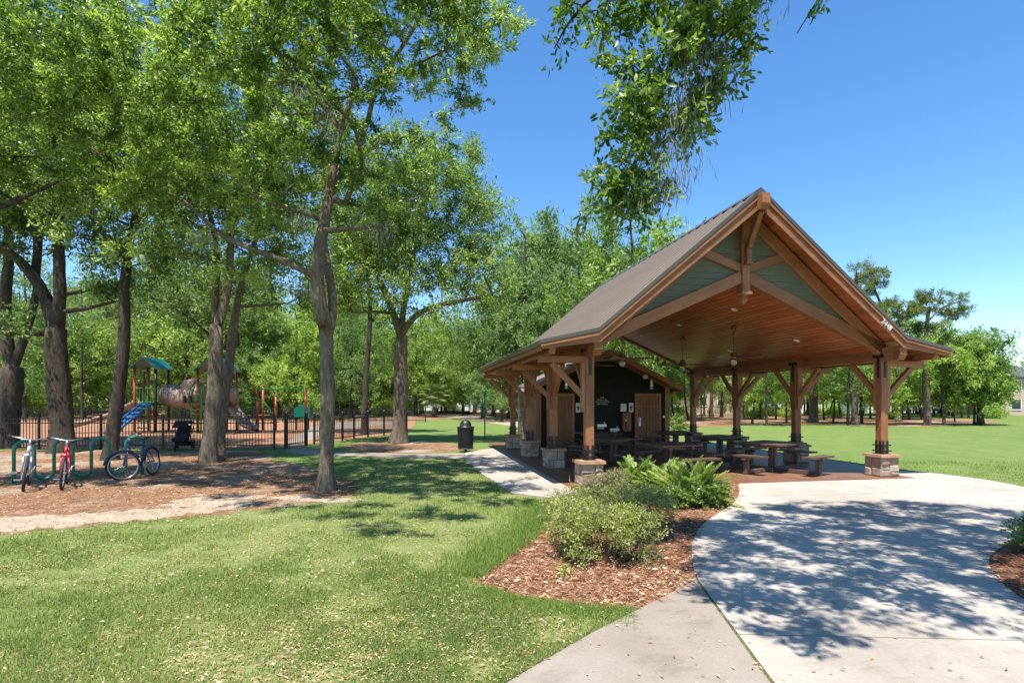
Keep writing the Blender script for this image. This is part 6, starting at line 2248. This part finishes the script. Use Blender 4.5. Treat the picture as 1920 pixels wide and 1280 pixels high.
# ------------------------------------------------------------------ stroller, trash can, pole
g = Vector(((340 - 960) / FPX * 20.75, 20.75, 0))
st_ = thing('stroller', 'black jogging stroller parked against the playground fence', 'stroller', g, 0.15)
for x in (-0.29, 0.29):
    ring = [(x, 0.30 + 0.18 * cos(a), 0.2 + 0.18 * sin(a)) for a in np.linspace(0, 2 * pi, 21)[:-1]]
    w = MB().tube(ring, 0.022, 6, closed=True).build('wheel', M['tyre'], st_, True)
    MB().tube([(x - .02, .30, .2), (x + .02, .30, .2)], 0.12, 12).build('hub', M['black'], w)
ring = [(0, -0.45 + 0.15 * cos(a), 0.165 + 0.15 * sin(a)) for a in np.linspace(0, 2 * pi, 21)[:-1]]
MB().tube(ring, 0.022, 6, closed=True).build('wheel', M['tyre'], st_, True)
f = MB()
for x in (-1, 1):
    f.tube([(x * .05, -.45, .17), (x * .2, -.1, .42), (x * .25, .3, .62), (x * .24, .55, 1.0)], 0.016, 6)
    f.tube([(x * .28, .30, .2), (x * .24, .12, .6), (x * .22, .0, .85)], 0.015, 6)
f.tube([(-.24, .55, 1.0), (-.2, .6, 1.06), (.2, .6, 1.06), (.24, .55, 1.0)], 0.02, 6)
f.build('frame', M['black'], st_)
MB().prism([(-.30, .36), (.12, .34), (.34, .92), (.26, .95), (.02, .52), (-.30, .48)], -.22, .22, lambda a, c, q: (q, a, c)).build('seat', M['cloth_black'], st_)
cn = MB()
an = np.linspace(0.3, 2.4, 8)
cp = [(0.22 - 0.36 * cos(q), 0.78 + 0.34 * sin(q)) for q in an]
for a, b_ in zip(cp[:-1], cp[1:]):
    cn.prism([a, b_, (b_[0] * .94 + .013, b_[1] - .025), (a[0] * .94 + .013, a[1] - .025)], -.26, .26, lambda q, c, t_: (t_, q, c))
cn.build('canopy', M['cloth_black'], st_)
MB().box((0, .22, .26), (.42, .42, .16)).build('basket', M['cloth_black'], st_)

g = G(873, 847)
tc = thing('trash_can', 'black slatted trash can with domed lid on a single foot beside the walk', 'trash can', g)
MB().lathe([(0.20, 0.0), (0.20, 0.02), (0.045, 0.03), (0.045, 0.14)], (0, 0, 0), 14).build('foot', M['black'], tc)
MB().lathe([(0.245, 0.13), (0.27, 0.88)], (0, 0, 0), 18).build('liner', M['cloth_black'], tc, True)
sl = MB().prism([(-0.022, 0), (0.022, 0), (0.025, 0.78), (-0.025, 0.78)], -0.006, 0.006, lambda a, c, q: (a, q - 0.03 * (c / .78), c)).mesh('slat', M['black'])
for i in range(24):
    a = i * 2 * pi / 24
    link('slat', sl, tc, (0.268 * sin(a), -0.268 * cos(a), 0.12), (0, 0, a))
rg_ = MB()
rg_.tube([(0.31 * cos(a), 0.31 * sin(a), 0.91) for a in np.linspace(0, 2 * pi, 25)[:-1]], 0.022, 8, closed=True)
rg2 = MB()
rg2.tube([(0.275 * cos(a), 0.275 * sin(a), 0.14) for a in np.linspace(0, 2 * pi, 25)[:-1]], 0.018, 8, closed=True)
rg_.build('rim', M['black'], tc, True)
rg2.build('base_ring', M['black'], tc, True)
MB().lathe([(0.27, 0.90), (0.22, 0.93), (0.21, 1.02), (0.17, 1.11), (0.10, 1.165), (0.02, 1.18)], (0, 0, 0), 18).build('lid', M['black'], tc, True)
g = G(909, 823)
t = thing('green_pole', 'thin green metal pole on the lawn left of the pavilion', 'pole', g)
MB().tube([(0, 0, 0), (0, 0, 2.30)], 0.032, 10).build('shaft', M['green_tube'], t, True)
MB().lathe([(0.034, 1.05), (0.07, 1.20), (0.075, 1.42), (0.034, 1.6)], (0, 0, 0), 10).build('sleeve', M['green_tube'], t, True)

# ------------------------------------------------------------------ planting bed in front of the pavilion
sA = shrub('low clipped azalea with yellow-green leaves and bare twigs at the front of the bed', G(1134, 1056), [((-0.40, 0.10, 0.36), (0.26, 0.30, 0.20), .6), ((-0.22, -0.02, 0.30), (0.26, 0.30, 0.22), .6), ((0.10, -0.05, 0.40), (0.28, 0.32, 0.20), .8), ((0.44, 0.0, 0.36), (0.24, 0.32, 0.24), .8), ((0.30, 0.35, 0.42), (0.30, 0.3, 0.18), .6), ((-0.15, 0.45, 0.46), (0.42, 0.36, 0.16), .8), ((-0.42, 0.5, 0.40), (0.24, 0.3, 0.2), .5), ((0.5, -0.08, 0.15), (0.14, 0.2, 0.12), .15), ((-0.3, -0.1, 0.14), (0.16, 0.2, 0.12), .15)],
           760, 'leaf_shrub', 26, 0.13, 0.036, 81, None, 0.010, 0.55, M['bark'], 'azalea_bush', 0.0022, 0.09, 0.7, True)
sB = shrub('azalea bush joined behind the front one, with more brown twigs on top', G(1150, 1005), [((-0.45, 0.0, 0.34), (0.36, 0.4, 0.2), .8), ((0.1, 0.0, 0.40), (0.36, 0.4, 0.18), .9), ((0.62, 0.2, 0.36), (0.32, 0.4, 0.22), .7), ((-0.3, 0.6, 0.40), (0.45, 0.4, 0.18), .8), ((0.35, 0.8, 0.42), (0.45, 0.4, 0.18), .8), ((-0.7, 0.55, 0.30), (0.26, 0.3, 0.2), .4)],
           680, 'leaf_shrub', 24, 0.13, 0.038, 82, None, 0.010, 0.55, M['bark'], 'azalea_bush', 0.0022, 0.1, 0.7, True)
sC = shrub('partly browned bush in front of the stone pier', G(1140, 962), [((0, 0, 0.40), (0.40, 0.40, 0.30), 1), ((0.15, 0.1, 0.5), (0.22, 0.25, 0.2), .3), ((-0.25, 0.0, 0.3), (0.25, 0.3, 0.2), .4)],
           240, 'leaf_brown_shrub', 30, 0.10, 0.036, 83, None, 0.008, 0.5, M['bark'], 'azalea_bush', 0.0022, 0.09, 0.6)
# fine pale twigs poking out of the azaleas
for s_, n, sd in ((sA, 800, 1), (sB, 800, 2), (sC, 350, 3)):
    st0 = [c for c in s_.children if c.name.startswith('foliage')][0]
    co = np.zeros(len(st0.data.vertices) * 3)
    st0.data.vertices.foreach_get('co', co)
    co = co.reshape(-1, 3)
    rg = np.random.default_rng(sd)
    p = co[rg.choice(len(co), n)]
    c0 = co.mean(0)
    d = unit((p - c0) * np.array([1, 1, 1.2]) + rg.normal(0, 0.25, p.shape))
    o = link('twigs', leaf_mesh('twigs', p - d * 0.08, d, unit(rg.normal(size=p.shape)), rg.uniform(0.10, 0.22, n), np.full(n, 0.0026), M['moss'], rg.uniform(0, 1, n), 0.0), s_)
    o['kind'] = 'stuff'


def cycad(label, base, r, h, n, seed):
    t = thing('cycad', label, 'cycad', base, 0, 'cycads in the bed')
    rg = np.random.default_rng(seed)
    MB().lathe([(0.14, 0.0), (0.13, 0.12), (0.05, 0.2)], (0, 0, 0), 10).build('stem', M['bark_dark'], t, True)
    for k in range(n):
        a = k * 2.39996 + rg.normal(0, 0.2)
        q = (k + 0.5) / n
        el = 1.35 - 1.05 * q + rg.normal(0, 0.1)
        L = (r + h) * 0.56 * rg.uniform(0.7, 1.1)
        m = 15
        s = np.linspace(0.12, 1, m)
        e = el - s * (0.35 + 0.45 * q)
        hor = np.cumsum(np.cos(e)) / m * L
        ver = 0.08 + np.cumsum(np.sin(e)) / m * L
        ver = np.maximum(ver, 0.04)
        ox, oy = rg.normal(0, 0.12, 2)
        rach = np.stack([ox + hor * cos(a), oy + hor * sin(a), ver], 1)
        tang = unit(np.gradient(rach, axis=0))
        side = unit(np.cross(tang, np.array([0, 0, 1.0])) + 1e-6)
        up = np.cross(side, tang)
        P_, D_, N_, L_, R_ = [], [], [], [], []
        base_t = np.clip(rg.normal(0.5, 0.2), 0.05, 0.95)
        for sg in (-1, 1):
            for rep in (0.0, 0.5):
                pp = rach + tang * (L / m * rep)
                P_.append(pp)
                D_.append(unit(side * sg * 0.7 + tang * 0.75 + up * 0.4 + rg.normal(0, 0.12, pp.shape)))
                N_.append(up)
                prof = np.sin(np.clip(s, 0, 1) * pi * 0.86 + 0.25)
                L_.append((0.045 + 0.075 * prof) * rg.uniform(0.85, 1.1, m))
                R_.append(np.clip(base_t + rg.normal(0, 0.12, m), 0, 1))
        P_, D_, N_, L_, R_ = map(np.concatenate, (P_, D_, N_, L_, R_))
        f_ = link('frond', leaf_mesh('frond', P_, D_, N_, L_, np.full(len(L_), 0.015), M['leaf_cycad'], R_, 0.2), t)
        MB().tube([(ox * .3, oy * .3, 0.06)] + [tuple(x) for x in rach[::3]], 0.006, 4).build('stalk', M['leaf_cycad'] if False else M['bark'], f_)
    return t


cycad('broad cycad clump with dark base and sunlit tips at the right of the bed', G(1298, 942), 0.66, 0.72, 108, 91)
cycad('second cycad pressed against the right clump, half behind it', G(1252, 928), 0.52, 0.68, 68, 92)
cycad('cycad close to the front left stone pier', L2W(0.75, -0.75), 0.55, 0.62, 74, 93)
cycad('smaller upright cycad between the pier and the right clump', L2W(1.35, -0.9), 0.45, 0.62, 52, 94)
shrub('low dark leafy plant round the base of the right cycad clump', G(1306, 952), [((0, 0, 0.2), (0.42, 0.3, 0.18)), ((-0.4, 0.0, 0.2), (0.3, 0.3, 0.16)), ((0.35, 0.1, 0.2), (0.25, 0.3, 0.18))], 110, 'leaf_dark', 30, 0.12, 0.075, 87, None, 0.008, 0.55, M['bark'], 'leafy_plant', 0.003, 0.1, 0.6)
sd_ = shrub('tiny pale green seedling in the mulch before the azalea', G(1058, 1083), [((0, 0, 0.07), (0.08, 0.08, 0.05))], 12, 'leaf_shrub', 8, 0.05, 0.05, 84, None, 0.004, 0.8, M['bark'], 'seedling', 0.002, 0.04)
sr = shrub('dark shrub at the right edge in the side bed', G(1950, 1040), [((0, 0, 0.25), (0.3, 0.3, 0.25))], 60, 'leaf_dark', 40, 0.12, 0.05, 85, None, 0.01, 0.5, M['bark'], 'shrub', 0.003, 0.1)

# ------------------------------------------------------------------ grass, fallen leaves, straw
rg = np.random.default_rng(77)
pl_bed = [(p[0], p[1]) for p in bed]
pl_floor = [(p[0], p[1]) for p in floor_edge]
pl_sand = [(p[0], p[1]) for p in sand]
pl_plaza = [(p[0], p[1]) for p in plaza]
pl_low = [(p[0], p[1]) for p in lower]
pl_walk = [(p[0], p[1]) for p in walk]
pl_path = [(p[0], p[1]) for p in path]
pl_bedr = [(p[0], p[1]) for p in bed_r]
pl_pav = [tuple(L2W(u, v)[:2]) for u, v in ((-0.6, -0.5), (8.95, -0.5), (8.95, 12.5), (-0.6, 12.5))]


def vnoise(x, y, s, seed):
    """smooth value noise on a grid, vectorised"""
    r = np.random.default_rng(seed).uniform(0, 1, (256, 256))
    X_, Y_ = x * s + 57.3, y * s + 31.7
    i, j = np.floor(X_).astype(int), np.floor(Y_).astype(int)
    fx, fy = X_ - i, Y_ - j
    fx, fy = fx * fx * (3 - 2 * fx), fy * fy * (3 - 2 * fy)
    g_ = lambda a, b_: r[a % 256, b_ % 256]
    return (g_(i, j) * (1 - fx) + g_(i + 1, j) * fx) * (1 - fy) + (g_(i, j + 1) * (1 - fx) + g_(i + 1, j + 1) * fx) * fy


def view_points(n, y0, y1, power=1.0, xmax=1.02):
    """points on the ground inside the view, denser near the camera"""
    q = rg.uniform(0, 1, n)
    y = 1 / (1 / y0 + (1 / y1 - 1 / y0) * q) if power else y0 + (y1 - y0) * q
    x = rg.uniform(-1, 1, n) * y * 0.9355 * xmax
    return x, y


def free(x, y, polys):
    k = np.ones(len(x), bool)
    for p in polys:
        k &= ~inside(p, x, y)
    return k


hard = [pl_plaza, pl_low, pl_walk, pl_path, pl_pav]


def blades(name, x, y, h, w, mat, rnd, lean=0.55):
    n = len(x)
    a = rg.uniform(0, 2 * pi, n)
    l = np.abs(rg.normal(0, lean, n))
    d = np.stack([np.cos(a) * l, np.sin(a) * l, np.ones(n)], 1)
    d = unit(d)
    side = np.stack([-np.sin(a + rg.normal(0, .6, n)), np.cos(a), np.zeros(n)], 1)
    p = np.stack([x, y, np.zeros(n)], 1)
    W = (side * w[:, None])
    mid = p + d * (h * 0.55)[:, None]
    tip = p + d * h[:, None] + np.stack([np.cos(a) * l, np.sin(a) * l, -l * 0.6], 1) * (h * 0.45)[:, None]
    v = np.stack([p - W, p + W, mid + W * .8, mid - W * .8, tip], 1).reshape(-1, 3)
    i = np.arange(n)[:, None] * 5
    f4 = (i + np.array([[0, 1, 2, 3]])).astype(np.int32)
    f3 = (i + np.array([[3, 2, 4]])).astype(np.int32)
    o = link(name, np_mesh(name, v, f4, mat, np.repeat(rnd, 5), f3))
    o['kind'] = 'stuff'
    return o


x, y = view_points(420000, 3.45, 17.0)
# the lawn goes on, a little thinner, to both sides and up to the camera's feet
x2, y2 = rg.uniform(-13, 2.2, 290000), rg.uniform(0.6, 9.5, 290000)
o_ = (np.abs(x2) > y2 * 0.95) | (y2 < 3.45)
x, y = np.concatenate([x, x2[o_]]), np.concatenate([y, y2[o_]])
k = free(x, y + rg.normal(0, .12, len(x)), [pl_sand]) & free(x, y, hard)
jx, jy = rg.normal(0, 0.28, len(x)), rg.normal(0, 0.45, len(x))
inb = inside(pl_bed, x, y) | inside(pl_floor, x + jx, y + jy) | inside(pl_bedr, x, y)
dens = vnoise(x, y, 1.6, 1) * 0.6 + vnoise(x, y, 5.5, 2) * 0.4
patch = vnoise(x, y, 0.55, 7)
k &= (rg.uniform(0, 1, len(x)) < np.clip((dens - 0.20) * 2.4 * (0.55 + 0.9 * patch), 0.04, 1))
k &= ~inb | (rg.uniform(0, 1, len(x)) < 0.006)
x, y, dens, patch = x[k], y[k], dens[k], patch[k]
h = rg.uniform(0.022, 0.062, len(x)) * (0.55 + 0.9 * dens) * (1 + 0.02 * y)
w = rg.uniform(0.0016, 0.0032, len(x)) * (1 + 0.10 * y) * np.where((np.abs(x) > y * 0.95) | (y < 3.45), 1.5, 1)
rnd = np.clip(0.46 + (0.5 - patch) * 0.35 + (0.5 - dens) * 0.4 + rg.normal(0, 0.2, len(x)), 0, 1)
blades('grass', x, y, h, w, M['grass'], rnd, 0.8)
# longer grass along the bed's edge and round the forest floor
ex, ey = [], []
bl = [Vector(q[:2]) for q in (G(1052, 942), G(1040, 965), G(1005, 1008), G(960, 1040), G(925, 1066), G(898, 1086))]
for a, b_ in zip(bl[:-1], bl[1:]):
    n = int((b_ - a).length * 4200)
    q = rg.uniform(0, 1, n)
    off = np.abs(rg.normal(0, 0.30, n)) - 0.04
    dd = (b_ - a).normalized()
    nx, ny = dd.y, -dd.x
    if nx > 0:
        nx, ny = -nx, -ny
    ex.append(a.x + (b_.x - a.x) * q + nx * off)
    ey.append(a.y + (b_.y - a.y) * q + ny * off)
x, y = np.concatenate(ex), np.concatenate(ey)
blades('tall_grass', x, y, rg.uniform(0.04, 0.13, len(x)), rg.uniform(0.0022, 0.004, len(x)), M['tall_grass'], np.clip(rg.normal(0.5, 0.22, len(x)), 0, 1), 0.5)
el = [Vector(q[:2]) for q in (G(1180, 1148), G(1100, 1141), G(1015, 1133), G(955, 1122), G(905, 1104))]
ex, ey = [], []
for a, b_ in zip(el[:-1], el[1:]):
    n = int((b_ - a).length * 3600)
    q = rg.uniform(0, 1, n)
    ex.append(a.x + (b_.x - a.x) * q + rg.normal(0, .03, n))
    ey.append(a.y + (b_.y - a.y) * q - np.abs(rg.normal(0, 0.18, n)) + 0.04)
x, y = np.concatenate(ex), np.concatenate(ey)
blades('edge_grass', x, y, rg.uniform(0.04, 0.10, len(x)), rg.uniform(0.002, 0.0036, len(x)), M['tall_grass'], np.clip(rg.normal(0.5, 0.22, len(x)), 0, 1), 0.7)
# grass fringe that overlaps the older walk's edge
ex, ey = [], []
for a, b_ in zip([Vector(q[:2]) for q in lower[5:8]], [Vector(q[:2]) for q in lower[6:9]]):
    n = int((b_ - a).length * 1500)
    q = rg.uniform(0, 1, n)
    ex.append(a.x + (b_.x - a.x) * q - np.abs(rg.normal(0, .05, n)) * 0.8 + 0.01)
    ey.append(a.y + (b_.y - a.y) * q + np.abs(rg.normal(0, .05, n)) * 0.6)
x, y = np.concatenate(ex), np.concatenate(ey)
blades('edge_grass', x, y, rg.uniform(0.03, 0.07, len(x)), rg.uniform(0.002, 0.0034, len(x)), M['grass'], np.clip(rg.normal(0.5, 0.22, len(x)), 0, 1), 0.8)


def litter(name, x, y, L, W, mat, z=0.014, tilt=0.28, rnd=None):
    n = len(x)
    a = rg.uniform(0, 2 * pi, n)
    p = np.stack([x, y, z + rg.uniform(0, 0.02, n)], 1)
    d = np.stack([np.cos(a), np.sin(a), rg.normal(0, tilt * .5, n)], 1)
    nn = unit(np.stack([rg.normal(0, tilt, n), rg.normal(0, tilt, n), np.ones(n)], 1))
    o = link(name, leaf_mesh(name, p, d, nn, L, W, mat, rg.uniform(0, 1, n) if rnd is None else rnd, 0.35))
    o['kind'] = 'stuff'
    return o


# fallen leaves: on the lawn, in the bed, under the trees
x, y = view_points(95000, 3.5, 24)
x2, y2 = rg.uniform(-16, 2, 26000), rg.uniform(0.6, 20, 26000)
o_ = (np.abs(x2) > y2 * 0.95) | (y2 < 3.5)
x, y = np.concatenate([x, x2[o_]]), np.concatenate([y, y2[o_]])
k = free(x, y, [pl_plaza, pl_low, pl_pav])
c = vnoise(x, y, 0.8, 3) * 0.6 + vnoise(x, y, 3.0, 4) * 0.4
infl = inside(pl_floor, x + rg.normal(0, .3, len(x)), y + rg.normal(0, .5, len(x)))
onw = inside(pl_walk, x, y) | inside(pl_path, x, y)
ins = inside(pl_sand, x + rg.normal(0, .5, len(x)), y + rg.normal(0, .4, len(x)))
band = np.exp(-((x + 0.3) / 1.7) ** 2) * (y < 8)
pr_ = np.clip((c - 0.42) * 3.2, 0.06, 1) * 0.62 + band * 0.10
pr_ *= np.clip(y / 7.5, 0.35, 1)
pr_ = np.where(infl, 0.9, pr_)
pr_ = np.where(ins, 0.10, pr_)
pr_ = np.where(onw, 0.02, pr_)
pr_ = np.where((x > 0.5) & (y > 16), 0.05, pr_)
k &= rg.uniform(0, 1, len(x)) < pr_
x, y = x[k], y[k]
L = rg.uniform(0.018, 0.046, len(x)) * (0.85 + 0.035 * y) * np.where(infl[k], 1.35, 1)
litter('fallen_leaves', x, y, L, L * rg.uniform(0.12, 0.2, len(x)), M['dead_leaf'], 0.014)
# bigger pale leaves lying here and there on the lawn
x, y = view_points(90, 4.6, 9.5)
k = free(x, y, hard + [pl_bed, pl_floor])
x, y = x[k], y[k]
L = rg.uniform(0.03, 0.06, len(x))
litter('pale_leaves', x, y, L, L * 0.3, leaf_mat('bleached_leaf', (0.5, 0.45, 0.36), (0.62, 0.58, 0.5), (0.72, 0.7, 0.64), 0.1, 0.6, (1, 1, 1)), 0.035, 0.15)
# the bed: leaves and needles
bx = rg.uniform(-1.2, 5, 60000)
by = rg.uniform(4.6, 12.5, 60000)
k = inside(pl_bed, bx, by) & free(bx, by, [pl_plaza, pl_walk, pl_low]) & (rg.uniform(0, 1, len(bx)) < np.clip(9.0 / by ** 1.25 * 0.9, 0, 1))
x, y = bx[k], by[k]
n1 = len(x) // 4
L = rg.uniform(0.035, 0.08, n1)
litter('fallen_leaves', x[:n1], y[:n1], L, L * rg.uniform(0.14, 0.24, n1), M['dead_leaf'], 0.022, 0.35)
L = rg.uniform(0.08, 0.2, len(x) - n1)
litter('pine_straw', x[n1:], y[n1:], L, np.full(len(L), 0.0032), M['straw'], 0.018, 0.25)
bx = rg.uniform(3, 9, 30000)
by = rg.uniform(4.2, 8.8, 30000)
k = inside(pl_bedr, bx, by) & (bx < by * 0.98)
L = rg.uniform(0.08, 0.2, k.sum())
litter('pine_straw', bx[k], by[k], L, np.full(len(L), 0.0032), M['straw'], 0.018, 0.25)
# litter blown onto the plaza, and moss with grass in its joint
x, y = view_points(420, 3.5, 12)
k = inside(pl_plaza, x, y) | inside(pl_low, x, y)
x, y = x[k], y[k]
L = rg.uniform(0.02, 0.05, len(x))
litter('plaza_leaves', x, y, L, L * 0.2, M['dead_leaf'], ZC + 0.002, 0.15)
q = rg.uniform(0, 1, 2600)
a, b_ = G(1310, 1092), G(1450, 1284)
mid = G(1385, 1195)
x = np.where(q < .5, a.x + (mid.x - a.x) * q * 2, mid.x + (b_.x - mid.x) * (q * 2 - 1)) + rg.normal(0, .011, 2600) - 0.012
y = np.where(q < .5, a.y + (mid.y - a.y) * q * 2, mid.y + (b_.y - mid.y) * (q * 2 - 1)) + rg.normal(0, .008, 2600)
o = blades('joint_grass', x, y, rg.uniform(0.004, 0.016, 2600), np.full(2600, .0018), M['grass'], np.clip(rg.normal(0.6, .25, 2600), 0, 1), 1.2)
o.location.z = ZC - 0.012
